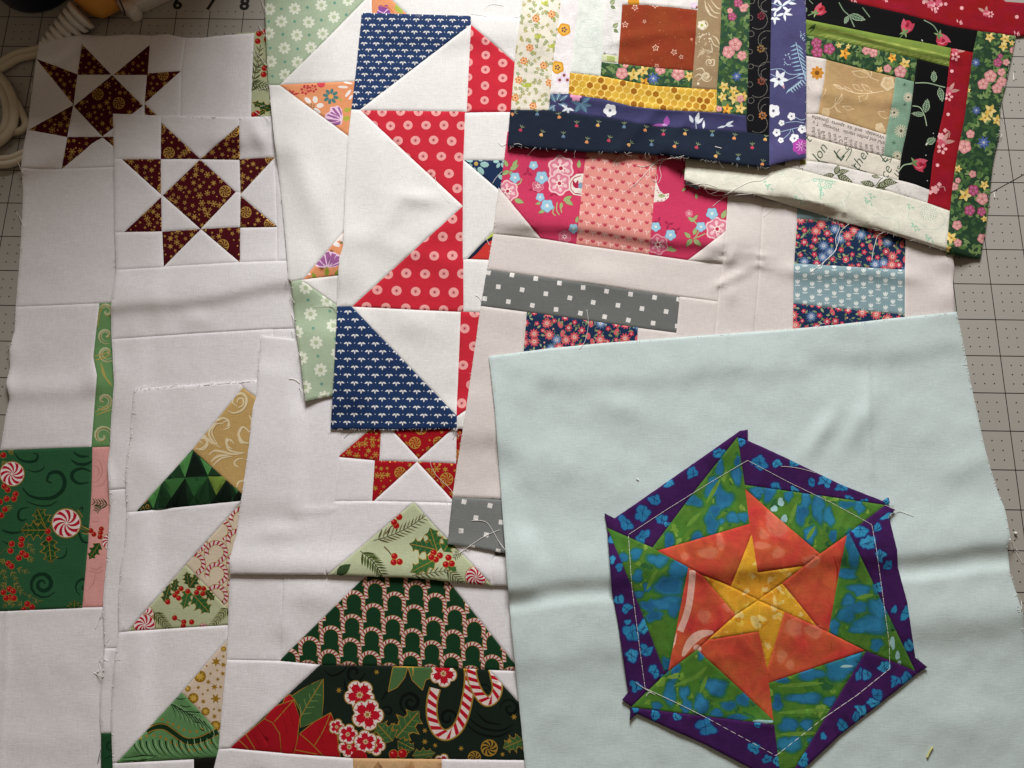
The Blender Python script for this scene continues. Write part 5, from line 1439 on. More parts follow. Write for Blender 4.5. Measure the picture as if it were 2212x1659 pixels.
for k in range(22):
    x = 430 + k * 52; y = 255 + k * 11.5
    p.stroke([(x - 40, y - 20), (x + 20, y - 10), (x + 90, y + 8 + 12 * math.sin(k))], 18, ['#93a552', '#a3b05c', '#8a9c48'][k % 3], 1, 4)
    p.stroke([(x - 10, y + 60), (x + 40, y + 45), (x + 100, y + 50)], 16, ['#8fa04e', '#98a858'][k % 2], 1, 4)
p.stroke([(330, 260), (370, 235), (400, 210)], 26, '#2c4020', 1); p.stroke([(340, 290), (380, 250), (395, 215)], 16, '#2c4020', 1)
Hb.patch('green_fern_strip', 'c4: 640,115 740,133 1260,238 1500,281 1720,326 1705,450 1490,396 1240,341 740,236 640,215', '#748a3c', p)
q = pts('c4: 640,215 740,237 1000,290 1240,341 1490,396 1470,550 1345,518 1100,458 875,400 740,377 640,360')
Hb.patch('green_floral_strip', q, '#25402c', pr_floral(q, 64, [('m', 405, 375, 48), ('m', 515, 425, 52), ('m', 410, 455, 52), ('o', 650, 465, 48), ('o', 1065, 505, 42), ('y', 1175, 555, 52), ('y', 955, 610, 32), ('p', 840, 440, 40), ('p', 900, 460, 40), ('p', 1022, 597, 36), ('p', 1135, 625, 56), ('y', 600, 395, 24), ('y', 680, 405, 24)], 'f1'))
p = Pr('f1', 65); p.lobed(410, 635, 60, 8, .3, '#c8862e', 0, 4); p.disc(410, 635, 20, '#7c4a1c')
p.stroke([(330, 750), (345, 790)], 4, '#8a8a80')
Hb.patch('cream_flower_patch', 'c4: 640,360 740,377 875,400 860,560 820,762 740,770 640,760', '#d8cfc8', p)
p = Pr('t1', 66); cr = '#ddc6a0'
def outl(q, w=8): p.stroke(list(q) + [q[0]], w, cr, 0)
outl([(630, 200), (720, 190), (800, 225), (800, 260), (720, 265), (660, 240)]); p.stroke([(750, 180), (800, 210), (830, 265)], 8, cr); p.stroke([(840, 190), (840, 240), (830, 265), (920, 300)], 8, cr, 0, 3)
p.lobed(1020, 330, 82, 5, .3, cr, .4, 5); p.lobed(1020, 330, 52, 5, .35, '#d0b486', .4, 5); p.star(1020, 330, 30, 7, .4, cr)
p.stroke([(980, 410), (840, 435), (700, 440), (600, 415), (500, 370), (420, 340)], 9, cr, 0, 3)
outl([(420, 340), (490, 350), (530, 395), (470, 380)], 7); outl([(540, 360), (600, 385), (640, 420), (570, 405)], 7); outl([(635, 340), (690, 350), (750, 420), (660, 390)], 7); outl([(730, 335), (800, 360), (850, 425), (770, 400)], 7); outl([(700, 475), (800, 450), (790, 490), (720, 540)], 8)
p.stroke([(375, 615), (440, 570), (520, 450)], 8, cr, 0, 3); outl([(440, 560), (450, 490), (520, 440), (520, 500), (480, 550)], 7); outl([(520, 580), (600, 580), (650, 610), (580, 625)], 7); p.lobed(340, 640, 48, 5, .3, '#d3b98e', .3, 5); outl([(440, 580), (470, 620), (510, 650), (460, 630)], 6); p.stroke([(280, 490), (330, 440), (340, 390)], 7, cr, 0, 3); p.lobed(330, 690, 50, 5, .3, '#d3b98e', .9, 5)
outl([(915, 640), (980, 635), (1040, 700), (990, 715), (940, 690)], 7); p.lobed(930, 810, 52, 5, .3, cr, .1, 5); p.lobed(960, 850, 40, 5, .3, '#d3b98e', .9, 5)
Hb.patch('beige_centre', 'c4: 875,400 1100,458 1345,518 1330,650 1280,911 1050,840 820,772 835,700 862,560', '#b5966a', p)
p = Pr('t1', 67)
for x, y, r in ((1245, 482, 56), (1165, 850, 72), (1090, 650, 58), (1125, 1125, 58)):
    for k in range(15):
        a = k * .4189; p.stroke([(x + r * .28 * math.cos(a), y + r * .28 * math.sin(a)), (x + r * math.cos(a), y + r * math.sin(a))], 6.5, '#e2cdb4', 0)
    p.star(x, y, r * .3, 6, .4, '#5a3a26')
for x, y, r in ((1205, 345, 26), (1205, 562, 24), (1085, 980, 26)):
    for k in range(3): a = k * 1.047 + .3; p.stroke([(x - r * math.cos(a), y - r * math.sin(a)), (x + r * math.cos(a), y + r * math.sin(a))], 5, '#2c4438')
Hb.patch('sage_strip', 'c4: 1345,518 1470,550 1455,700 1440,800 1395,1000 1380,1082 1262,1051 1280,911 1330,650', '#7d9c86', p)
p = Pr('c4', 68)
p.stroke([(1478, 560), (1560, 560), (1640, 580), (1680, 590)], 6, '#9fb494', 0, 3); leafy(p, 1605, 555, 78, 44, -1.6); leafy(p, 1640, 590, 100, 46, 1.35)
p.stroke([(1460, 715), (1510, 725), (1540, 780), (1555, 850)], 6, '#9fb494', 0, 3); leafy(p, 1545, 760, 95, 50, -1.4); leafy(p, 1540, 775, 90, 34, 3.25)
leafy(p, 1555, 968, 70, 50, -.5); p.stroke([(1560, 965), (1550, 980)], 10, '#d8d8d0')
rosebud(p, 1505, 1108, .3, .9); p.stroke([(1370, 1150), (1400, 1115), (1450, 1105)], 7, '#9fb494', 0, 3)
for x, y in ((1550, 1048), (1600, 900), (1560, 1220)): p.disc(x, y, 4, '#c8c8c0', 5)
Hb.patch('black_rose_strip', 'c4: 1490,396 1705,450 1690,600 1670,750 1600,1050 1575,1281 1480,1245 1365,1205 1385,1050 1440,800 1472,550', BK, p)
p = Pr('c4', 69)
def sp2(x, y, s=.8):
    p.lobed(x, y, 30 * s, 6, .3, '#c2566a', .3, 4); p.leaf(x + 4, y - 6, 62 * s, 24 * s, -1.0, '#c2948c'); p.leaf(x + 12, y, 62 * s, 24 * s, -.1, '#b98a84')
    for k in range(5): p.ell(x - 2 + 20 * s * math.cos(k * 1.2566), y + 38 * s + 20 * s * math.sin(k * 1.2566), 12 * s, 9 * s, k * 1.2566, '#e6a8ac', 7)
    p.disc(x - 2, y + 38 * s, 6 * s, '#7a1c2c', 5)
sp2(1750, 345, 1.0); sp2(1705, 615, 1.0); sp2(1660, 960, 1.2); p.lobed(1650, 920, 25, 6, .3, '#e6a8ac'); p.lobed(1680, 880, 15, 4, .3, '#e6a8ac'); p.lobed(1610, 1280, 30, 5, .35, '#e6a8ac'); p.lobed(1640, 1245, 16, 4, .3, '#e6a8ac'); p.lobed(1580, 1300, 14, 4, .3, '#e6a8ac'); p.stroke([(1630, 1270), (1670, 1260), (1680, 1290)], 5, '#c2948c', 0, 3); p.stroke([(1680, 880), (1710, 890), (1705, 930)], 5, '#c2948c', 0, 3)
for x, y in ((1725, 480), (1700, 772), (1628, 1115)): p.disc(x, y, 12, '#efb8ba', 9)
Hb.patch('red_sprig_strip', 'c4: 1720,326 1868,356 1840,560 1810,800 1760,1050 1730,1250 1712,1422 1630,1395 1560,1371 1575,1281 1600,1050 1670,750 1690,600', RH, p)
# newspaper-print and script strips
p = Pr('t1', 70); ik = '#4a4440'
A1 = math.atan2(690 - 935, 130 - 980)
p.lettering('Winesap,  and  its  sports  (Jonatha', 985, 905, 58, A1, ik, 0, .008, 1.0)
p.lettering('itful and pollen sterile.  Winesap.  T u', 992, 968, 58, A1, ik, 0, .008, .93)
for t, x, y in (('or u', 893, 1010), ('nice', 950, 1030), ('sum', 825, 1000), ('en', 770, 995), ('cuu', 708, 975), ('hun', 650, 965), ('tiour', 600, 945), ('It as', 540, 920), ('s C', 480, 905), ('ere t', 425, 880), ('ence', 365, 865), ('g-te', 300, 850), ('udie', 250, 828), ('mply', 190, 808)):
    p.lettering(t, x, y, 60, 1.47, ik, 0, .006, .95)
Hb.patch('newsprint_strip', 'c4: 640,740 740,771 820,773 1050,841 1280,912 1262,1051 1100,1010 920,960 740,911 640,890', '#d3c8c0', p)
p = Pr('t1', 71); sc = '#465a48'
for t, x, y, s, a in (('lon', 262, 1205, 165, -1.02), ('L', 500, 1200, 200, -.95), ('o', 575, 1075, 120, -.95), ('ther', 690, 1300, 165, -1.02), ('ce', 1005, 1395, 165, -1.08), ('L', 990, 1210, 150, -1.0), ('us', 1130, 1370, 140, -1.1), ('t', 165, 990, 150, -1.0)):
    p.lettering(t, x, y, s, a, sc, .35, -.004, .95)
p.stroke([(500, 1050), (470, 1080), (460, 1130), (500, 1150), (560, 1090), (620, 1040), (610, 1100), (560, 1180)], 9, sc, 0, 3); p.stroke([(1000, 1140), (960, 1170), (1000, 1185), (1060, 1150), (1040, 1200)], 9, sc, 0, 3)
p.stroke([(200, 1100), (260, 1170), (330, 1190), (370, 1200)], 9, sc, 0, 3); p.stroke([(620, 1220), (700, 1270), (790, 1300)], 9, sc, 0, 3)
Hb.patch('script_strip', 'c4: 640,890 740,912 920,961 1100,1011 1262,1052 1380,1083 1365,1206 1362,1217 1150,1166 920,1107 640,1072', '#dbd5c6', p)
p = Pr('t1', 72); dl = '#4e5434'
def veined(x, y, L, w, a):
    p.leaf(x, y, L, w, a, dl)
    for k in range(5):
        t = .2 + .14 * k; q = (x + L * t * math.cos(a), y + L * t * math.sin(a))
        for s in (1, -1): p.stroke([q, (q[0] + w * .40 * math.cos(a + s * .8), q[1] + w * .40 * math.sin(a + s * .8))], 5, '#c9c8b4')
for q in ((440, 1330, 150, 60, 3.0), (450, 1330, 120, 70, -1.3), (460, 1330, 200, 80, .45), (470, 1300, 130, 60, -.1), (880, 1450, 170, 80, 3.4), (900, 1450, 190, 80, -.2), (890, 1460, 180, 100, .7), (960, 1400, 170, 80, .1), (840, 1340, 110, 40, .2)): veined(*q)
p.stroke([(880, 1460), (940, 1380), (970, 1360)], 9, dl)
for _ in range(90):
    x = p.r.uniform(160, 1450); y = 1200 + (x - 160) * .22 + p.r.uniform(0, 130)
    a = p.r.uniform(0, 6); p.stroke([(x, y), (x + 20 * math.cos(a), y + 20 * math.sin(a)), (x + 30 * math.cos(a + 1), y + 30 * math.sin(a + 1))], 5, '#a9a6a2', 1)
p.key('c4'); p.poly([(700, 1075), (742, 1068), (740, 1110), (700, 1112)], '#a3a05c'); p.key('t1'); p.lettering('lo', 20, 1290, 90, .1, '#6a5a40', .3)
Hb.patch('leaf_print_strip', 'c4: 600,1065 640,1073 920,1108 1150,1167 1362,1218 1480,1246 1575,1282 1560,1371 1300,1291 950,1212 640,1131 600,1120', '#d9d5d0', p)
p = Pr('c4', 73); mg = '#9cc4ac'; mg2 = '#b7c8ba'
for q in ([(130, 1100), (300, 1090), (290, 1130), (330, 1150), (270, 1200), (190, 1210)], [(650, 1240), (700, 1300), (760, 1350), (830, 1360)], [(650, 1235), (690, 1200), (720, 1230), (790, 1210)], [(850, 1370), (950, 1375), (1020, 1340), (1035, 1290)], [(980, 1370), (1000, 1420), (1005, 1440)], [(550, 1130), (590, 1170), (610, 1200)], [(1240, 1330), (1280, 1350), (1330, 1340)], [(1430, 1420), (1440, 1480), (1500, 1500), (1560, 1540), (1630, 1545), (1680, 1490), (1640, 1420)], [(1500, 1400), (1560, 1380), (1640, 1400)], [(1130, 1520), (1180, 1480), (1220, 1440), (1260, 1470), (1310, 1470), (1360, 1500), (1370, 1550), (1330, 1540)], [(20, 1170), (60, 1140), (100, 1120)], [(520, 1130), (560, 1180), (600, 1160)]): p.stroke(q, 3.4, mg2, 0, 4)
for x, y in ((800, 1215), (840, 1220), (880, 1235), (910, 1235), (830, 1250), (870, 1265), (900, 1260), (840, 1280), (850, 1310)): p.star(x, y, 17, 5, .6, mg, x); p.disc(x, y, 7, '#dfe3d8', 6)
p.stroke([(790, 1205), (940, 1225)], 6, mg); p.stroke([(845, 1260), (835, 1330), (850, 1350)], 14, mg, 2, 3)
for x, y, a in ((450, 1230, .2), (470, 1250, .9), (1130, 1330, .9), (1160, 1310, .4), (1150, 1350, 1.6), (660, 1320, .9), (690, 1350, .5), (1540, 1580, .8), (1560, 1600, 1.4), (1450, 1500, 1.2), (1460, 1530, .4), (1420, 1380, .6)):
    for k in range(3): p.leaf(x + 14 * k, y + 10 * k, 30, 11, a + (k % 2) * 1.2 - .4, mg)
for k in range(40):
    a = k * 2.4; r = 9 + 8.2 * math.sqrt(k); p.disc(1570 + r * math.cos(a), 1440 + r * .85 * math.sin(a), 4, '#8fb8a0', 5)
Hb.patch('mint_print_strip', 'D: 1484,325 1600,340 1709,362 1808,388 1920,413 2010,440 2052,456 2048,500 2043,541 1984,521 1904,498 1824,479 1776,463 1696,439 1626,417 1568,414 1526,407 1479,387', '#dcdacb', p)
q = pts('c4: 1900,212 2050,228 2155,246 2120,420 2085,580 2050,720 2045,900 2000,1100 1970,1400 1948,1600 | d4: 1950,150 1925,310 1915,362 1800,347 1690,326 1700,200 | c4: 1712,1422 1730,1250 1760,1050 1810,800 1840,560 1868,356')
FL = [('p', 1985, 515, 44), ('p', 1935, 568, 38), ('p', 2062, 552, 36), ('p', 2030, 597, 36), ('m', 2035, 422, 32), ('p', 2092, 420, 24), ('p', 2060, 487, 28), ('m', 2052, 378, 18), ('p', 1850, 905, 30), ('p', 1810, 990, 48), ('p', 1865, 1175, 26), ('p', 1765, 1218, 20), ('p', 1930, 1342, 42), ('p', 1760, 1520, 34), ('m', 1870, 1285, 40), ('m', 1845, 1420, 38), ('m', 1925, 1428, 32), ('p', 1742, 1260, 28), ('y', 1980, 252, 34), ('y', 2085, 262, 36), ('y', 2075, 312, 32), ('y', 2130, 290, 20), ('y', 1985, 745, 44), ('y', 1950, 795, 38), ('y', 2030, 812, 36), ('y', 1768, 1140, 26), ('y', 1815, 1318, 44), ('y', 1945, 1250, 32), ('y', 1720, 1605, 42), ('y', 1945, 1478, 24), ('b', 1887, 422, 32), ('b', 1890, 745, 32), ('b', 1940, 962, 46), ('p', 1765, 1640, 28), ('p', 1930, 1610, 34), ('y', 1835, 610, 18), ('p', 2140, 340, 26), ('y', 1690, 1680, 30)]
Hb.patch('green_floral_strip', q, '#27402c', pr_floral(q, 74, FL, 'c4', 10.5), mat='cotton')
Hb.build()
fray(Hb.root, 'c4: 2155,246 2085,580 2050,720 2045,900 2000,1100 1970,1400 1948,1600', 40, 13, 2, 7, out=-1)
fray(Hb.root, 'D: 2043,541 1984,521 1904,498 1824,479 1776,463 1696,439 1626,417 1568,414 1526,407 1479,387', 30, 14, 3, 10)
for s in ('c3: 1300,1250 1370,1245 1440,1240 1520,1265', 'd4: 955,115 965,160 940,230 945,300 900,350 860,390 845,430', 'd4: 1030,130 975,180 960,250 930,320 880,370 820,420 765,460', 'd4: 1265,185 1225,210 1205,270 1190,330 1185,380', 'c4: 2060,780 2065,800 2080,830', 'c4: 2040,880 2060,900 2055,930'): thread(s, Hb.root)
thread('c3: 1900,1160 1830,1215 1740,1230 1640,1280 1560,1330', Hb.root); thread('c3: 1970,1360 1900,1410 1836,1465', Hb.root); thread('c3: 1490,1395 1560,1340 1620,1320 1760,1308', Hb.root); thread('c3: 1440,1265 1460,1300 1520,1320 1580,1312', Hb.root)

# --- block I : log cabin with rust centre
Ib = Block('rust_log_cabin_block', 'log cabin block with rust star-print centre, honeycomb strip and purple floral border', seed=11, noise=1.1, mat='linen',
           spec=[('r', 1340, 330, 1395, 262, 16, 12, 1.6), ('r', 1420, 335, 1480, 272, 14, 12, 1.5), ('r', 1120, 318, 1640, 352, 30, 10, 1.8), ('b', 1470, 322, 50, 18, .1, 2.2), ('b', 1370, 110, 22, 16, 0, -.5), ('r', 1200, 20, 1212, 220, 5, 5, .7), ('r', 1345, 90, 1480, 70, 14, 10, .8), ('r', 1240, 215, 1580, 250, 12, 8, 1.0), ('b', 1690, 330, 40, 24, 0, 1.6), ('r', 1740, 60, 1736, 320, 8, 10, .8)])
p = Pr('c3', 81)
q = pts('c3: 220,-60 474,-60 456,130 412,450 388,745 133,742 165,350')
for k, (x, y) in enumerate(pois(q, 10.5, 81)):
    p.key('D'); a = p.r.uniform(0, 6.28); c_ = p.r.choice(['#9aa368', '#a8a25c', '#8a9a60'])
    p.stroke([(x, y), (x + 5 * math.cos(a), y + 5 * math.sin(a)), (x + 10 * math.cos(a + .3), y + 10 * math.sin(a + .3))], .9, c_)
    for t in (.3, .6, .9):
        for s in (1, -1): p.leaf(x + 9 * t * math.cos(a), y + 9 * t * math.sin(a), 4.6, 2.2, a + s * .9, c_)
p.key('c3')
for x, y in ((405, 95), (300, 125), (258, 322), (218, 410), (352, 442), (185, 540), (390, 560), (280, 715), (160, 660)):
    p.lobed(x, y, 27, 6, .3, '#dd8a4c', .3, 4); p.lobed(x, y, 17, 5, .3, '#efc08a', .3, 4); p.disc(x, y, 7, '#b0562c', 6); p.leaf(x + 12, y + 18, 28, 14, 1.0, '#a8b04e')
for x, y in ((355, 35), (310, 260), (400, 325), (245, 590), (225, 590)): p.leaf(x, y, 42, 30, -.9, '#b5bd52'); p.leaf(x, y, 36, 20, -2.2, '#c3c86a')
Ib.patch('cream_sprig_strip', q, '#e6e0d0', p)
p = Pr('c3', 82)
def pansy(x, y, s=1.0):
    p.lobed(x, y, 46 * s, 5, .2, '#d8982c', .5, 5); p.lobed(x, y, 34 * s, 5, .25, '#e6b04c', .5, 5)
    for k in range(5): p.ell(x + 13 * s * math.cos(k * 1.2566), y + 13 * s * math.sin(k * 1.2566), 8 * s, 6 * s, k, '#5f3a4a', 6)
pansy(490, 200); pansy(445, 455); pansy(425, 220, .5)
for x, y in ((490, 508), (460, 540), (512, 540)): p.lobed(x, y, 24, 5, .3, '#e0cde0', x, 4); p.disc(x, y, 11, '#8a4a38', 7)
Ib.patch('pansy_strip', 'c3: 474,-60 590,-60 578,110 555,300 530,490 521,634 400,632 412,450 456,130', '#ebe6e6', p)
p = Pr('c3', 83); ml = '#c6d2c8'
for k in range(34):
    a = k * 2.4; r = 6 + 7.2 * math.sqrt(k); p.disc(685 + r * math.cos(a), 225 + r * math.sin(a), 3, '#a3c4ba', 5)
for q in ([(640, 150), (600, 150), (600, 190), (570, 210), (590, 240), (570, 280), (600, 310), (640, 320), (680, 320)], [(690, 20), (700, 60), (740, 40)], [(550, 430), (600, 410), (650, 400), (640, 450), (700, 480)], [(660, 500), (690, 450), (730, 420)], [(600, 150), (650, 130), (720, 150)], [(680, 320), (740, 300)]): p.stroke(q, 3.4, ml, 0, 4)
Ib.patch('mint_print_strip', 'c3: 590,-60 774,-60 757,200 742,415 735,514 530,491 555,300 578,110', '#dfe4dd', p)
p = Pr('c3', 84)
for x, y in ((800, 30), (820, 190)): p.leaf(x, y, 50, 34, -.8, '#8a9a6c'); p.leaf(x + 4, y + 8, 40, 26, .6, '#74865c'); p.stroke([(x, y), (x + 30, y - 26)], 3, '#dfe0d4')
for q in ([(790, 230), (820, 280), (800, 330)], [(770, 300), (810, 310), (840, 290)], [(780, 360), (820, 340)], [(800, 60), (850, 90)], [(780, 110), (830, 130)]): p.stroke(q, 3, '#c3c2be', 0, 3)
p.poly([(745, 365), (855, 378), (852, 425), (745, 415)], '#d0d4ae'); p.poly([(780, 375), (835, 382), (832, 418), (778, 412)], '#a9b46e')
Ib.patch('leaf_print_patch', 'c3: 774,-60 884,-60 880,28 872,150 851,430 742,417 757,200', '#e0dedb', p)
p = Pr('c3', 85); p.lobed(960, 10, 42, 5, .25, '#d8982c', .5, 5); p.disc(1355, 45, 12, '#8a4a38'); p.disc(1380, 48, 12, '#8a4a38'); p.lobed(1365, 35, 24, 5, .3, '#e0cde0')
Ib.patch('pansy_patch', 'c3: 884,-60 1396,-60 1389,66 1250,50 1050,31 880,28', '#e6e1de', p)
p = Pr('c3', 86)
def ostar(x, y, r, a=0.0):
    p.star(x, y, r, 5, .55, '#e3b8a0', a); p.star(x, y, r * .68, 5, .55, '#8c3a1e', a); p.disc(x, y, r * .16, '#e3b8a0', 5)
for x, y, r in ((968, 50, 25), (902, 166, 25), (1108, 323, 26), (1232, 352, 24), (1280, 384, 18), (1115, 445, 18), (1032, 145, 15), (1105, 35, 24)): ostar(x, y, r, x)
for k in range(60):
    x, y = p.r.uniform(880, 1370), p.r.uniform(50, 470); p.disc(x, y, p.r.uniform(1.2, 3.4), p.r.choice(['#c98a6c', '#b5644a']), 5)
p.disc(1350, 265, 9, '#c9846c')
Ib.patch('rust_centre', 'c3: 880,28 1050,31 1250,50 1389,66 1376,300 1362,479 1150,463 851,430 872,150', '#8c3a1e', p)
q = pts('c3: 742,417 851,430 1150,463 1362,479 1351,596 1100,581 900,546 735,514')
Ib.patch('green_floral_strip', q, '#2c4a36', pr_floral(q, 87, [('p', 880, 495, 42), ('p', 1260, 500, 46), ('y', 960, 505, 44), ('y', 1025, 478, 40), ('o', 1030, 558, 36), ('y', 1335, 512, 34), ('b', 1092, 530, 44), ('p', 1140, 470, 36), ('p', 905, 440, 20)], 'c3'))
p = Pr('c3', 88); tn = '#d6c6a8'
for q in ([(1450, 40), (1480, 100), (1530, 120)], [(1460, 20), (1500, 80), (1545, 90)], [(1480, 0), (1520, 50), (1548, 60)], [(1440, 0), (1450, 60), (1480, 110)], [(1400, 150), (1440, 140), (1460, 170), (1430, 200), (1395, 190)], [(1400, 270), (1420, 240), (1450, 230)], [(1480, 250), (1500, 300), (1540, 320)], [(1490, 240), (1520, 260), (1545, 310)], [(1420, 320), (1440, 350), (1400, 370)], [(1390, 390), (1420, 350), (1460, 340), (1500, 360)], [(1460, 420), (1500, 400), (1500, 440), (1470, 440)], [(1380, 470), (1420, 460), (1440, 490)], [(1370, 520), (1400, 500), (1420, 520), (1390, 550)], [(1480, 290), (1490, 340), (1470, 360)]): p.stroke(q, 8, tn, 1, 4)
p.spiral(1450, 515, 40, 1.6, 10, tn); p.spiral(1450, 515, 24, 1.2, 8, tn, 1); p.spiral(1470, 420, 26, 1.2, 9, tn, 2); p.lobed(1420, 170, 32, 5, .3, '#e3dcc8', .2); p.disc(1420, 170, 10, '#a8b04e')
for k in range(16): p.disc(1390 + p.r.uniform(0, 90), 220 + p.r.uniform(0, 60), 4, '#eee4cc', 5)
for k in range(10): p.leaf(p.r.uniform(1370, 1530), p.r.uniform(200, 560), 34, 14, p.r.uniform(0, 6), '#b8a582')
p.disc(1395, 565, 9, '#eee4cc', 6)
Ib.patch('tan_scroll_strip', 'c3: 1396,-60 1558,-60 1546,200 1523,606 1351,596 1362,479 1376,300 1389,66', '#9c8464', p)
p = Pr('c3', 89); S = 29.0
for j in range(-3, 9):
    for i in range(-1, 22):
        x = 540 + i * 49.5 + (j % 2) * 24.75; y = 520 + j * 43 + .135 * (x - 540) - 4
        c_ = p.r.choice(['#a8741c', '#b8842a', '#9a6218', '#c79a34', '#d0a63c', '#cfa53a', '#c99c36'])
        p.poly([(x + S * .86 * math.sin(k * 1.0472 + .1), y + S * .86 * math.cos(k * 1.0472 + .1)) for k in range(6)], '#cf9f38')
        p.poly([(x + S * .74 * math.sin(k * 1.0472 + .1), y + S * .74 * math.cos(k * 1.0472 + .1)) for k in range(6)], c_)
Ib.patch('honeycomb_strip', 'c3: 530,491 735,515 900,547 1100,582 1351,597 1523,607 1518,757 1180,741 950,716 750,666 521,634', '#e8cb72', p)
q = pts('c3: 1558,-60 1744,-60 1735,300 1719,777 1518,757 1523,606 1546,250')
Ib.patch('green_floral_strip', q, '#2c4a36', pr_floral(q, 90, [('m', 1665, 20, 32), ('p', 1700, 55, 28), ('m', 1625, 112, 30), ('p', 1610, 72, 20), ('p', 1645, 300, 46), ('p', 1600, 350, 44), ('p', 1690, 375, 34), ('y', 1570, 585, 38), ('y', 1635, 610, 34), ('y', 1640, 660, 42), ('y', 1700, 650, 36), ('y', 1560, 655, 32), ('o', 1590, 735, 36), ('y', 1680, 732, 38), ('b', 1655, 515, 36), ('p', 1680, 668, 26), ('p', 1535, 735, 22), ('p', 1720, 40, 18)], 'c3'))
p = Pr('c3', 91)
def dotarc(x, y, r, a0, a1, n=None, s=2.8, c_='#9a968c'):
    n = n or int(abs(a1 - a0) * r / 9)
    for k in range(n + 1):
        a = a0 + (a1 - a0) * k / n; p.disc(x + r * math.cos(a), y + r * math.sin(a), s, c_, 4)
for x, y, r in ((1755, 5, 20), (1747, 120, 17), (1752, 228, 20), (1745, 348, 16), (1750, 448, 17), (1745, 570, 18), (1752, 678, 20), (1748, 795, 20)): dotarc(x, y, r, 0, 6.28)
for y in (20, 270, 480, 720): dotarc(1862, y, 62, 1.7, 5.6); dotarc(1800, y + 115, 62, -1.2, 2.2); dotarc(1855, y + 20, 36, 1.5, 4.6)
for x, y, c_ in ((1820, 108, '#7a2c3c'), (1818, 328, '#8a6a3c'), (1822, 548, '#8a4a3c'), (1830, 780, '#b0703c')):
    for k in range(7): p.disc(x + 20 * math.cos(k * .9), y + 20 * math.sin(k * .9), 8, c_, 6)
    p.disc(x, y, 9, '#2a1c1c'); p.disc(x, y, 5, c_)
Ib.patch('black_dotted_strip', 'c3: 1744,-60 1895,-60 1886,300 1876,916 1723,892 1719,777 1735,300', '#0b0b10', p)
PU = '#4a4872'
p = Pr('c3', 92)
def wfl(x, y, r, n=5, c_='#eceef0', st='#5a5870'):
    p.lobed(x, y, r, n, .34, c_, .5, 5); p.star(x, y, r * .34, 7, .45, st); 
lb = '#7d9cb4'
for x, y, a in ((430, 690, -2.0), (440, 680, -1.2), (430, 710, 2.6), (450, 700, .2), (420, 720, 1.6), (460, 680, -.6)):
    p.leaf(x, y, 70, 30, a, '#5a7a94'); p.stroke([(x, y), (x + 60 * math.cos(a), y + 60 * math.sin(a))], 3, '#c3d0da')
for a in (.2, 1.0, 2.2, -.6, 3.4): p.leaf(605, 700, 75, 34, a, '#54748c'); p.stroke([(605, 700), (605 + 60 * math.cos(a), 700 + 60 * math.sin(a))], 3, lb)
for a in (.4, 1.5, 2.6, 3.6): p.leaf(515, 730, 48, 18, a, '#dfe5ea')
p.lobed(570, 648, 40, 6, .3, '#d893b4', 0, 4); wfl(800, 745, 46)
p.leaf(1180, 850, 70, 44, -1.5, '#9c4fa0'); p.leaf(1170, 845, 110, 34, 3.0, '#a85aac'); p.leaf(1150, 840, 40, 20, .2, '#c99ad0')
p.leaf(1380, 830, 75, 30, -1.3, '#e3e8ee'); p.leaf(1360, 830, 60, 26, -2.0, '#cfd8e2'); p.leaf(1385, 835, 60, 22, -.7, '#e3e8ee'); p.stroke([(1378, 810), (1382, 870)], 5, '#c3cfda'); p.leaf(1430, 870, 60, 18, -1.5, '#e3e8ee')
p.leaf(1580, 845, 62, 18, -.5, '#c9d3de'); p.leaf(1580, 845, 56, 18, .1, '#c9d3de'); p.leaf(1580, 850, 60, 14, 2.9, '#c9d3de'); p.stroke([(1560, 860), (1630, 820)], 5, '#e3e8ee')
Ib.patch('purple_floral_strip', 'c3: 400,634 521,634 750,667 950,717 1180,742 1518,758 1719,778 1723,892 1400,872 1100,852 800,802 388,746', '#3f3e66', p)
p = Pr('c3', 93)
def floret(x, y, c_, a):
    for k in (-.5, 0, .5): p.leaf(x, y, 24, 12, a + k, c_)
    p.stroke([(x, y), (x - 26 * math.cos(a), y - 26 * math.sin(a))], 4, '#6f7a5c'); p.leaf(x - 8 * math.cos(a), y - 8 * math.sin(a), 24, 7, a + 2.2, '#6f7a5c'); p.leaf(x - 8 * math.cos(a), y - 8 * math.sin(a), 24, 7, a - 2.2, '#6f7a5c')
TL = [(150, 765, 1, 2.6), (308, 760, 4, 1.6), (455, 780, 1, 1.4), (200, 868, 0, 2.0), (340, 900, 2, 2.0), (575, 838, 0, 1.6), (720, 835, 2, 1.8), (485, 910, 4, 1.6), (645, 948, 1, 1.8), (795, 938, 0, 1.9), (895, 845, 4, 1.6), (1040, 868, 1, 1.9), (935, 970, 2, 2.4), (1160, 895, 0, 1.6), (1080, 965, 4, 1.6), (1240, 978, 1, 2.0), (1308, 892, 2, 1.8), (1388, 985, 0, 2.0), (1490, 900, 4, 1.6), (1520, 1045, 2, 2.2), (1640, 922, 1, 1.8), (1665, 1060, 4, 1.6), (1760, 985, 0, 1.6), (1830, 1098, 1, 1.8), (1850, 930, 2, 1.8)]
for x, y, c_, a in TL: floret(x, y, ['#b03a52', '#cf8a5a', '#d8a868', '#a8586a', '#5f7a94'][c_], a)
Ib.patch('navy_floret_strip', 'c3: 128,742 133,742 388,747 800,803 1100,853 1400,873 1723,893 1876,916 1874,1132 1730,1115 1600,1100 1300,1062 1000,1030 650,1022 110,985', '#172030', p)
p = Pr('c3', 94); wl = '#e6ecf2'; bl = '#a9c3d6'
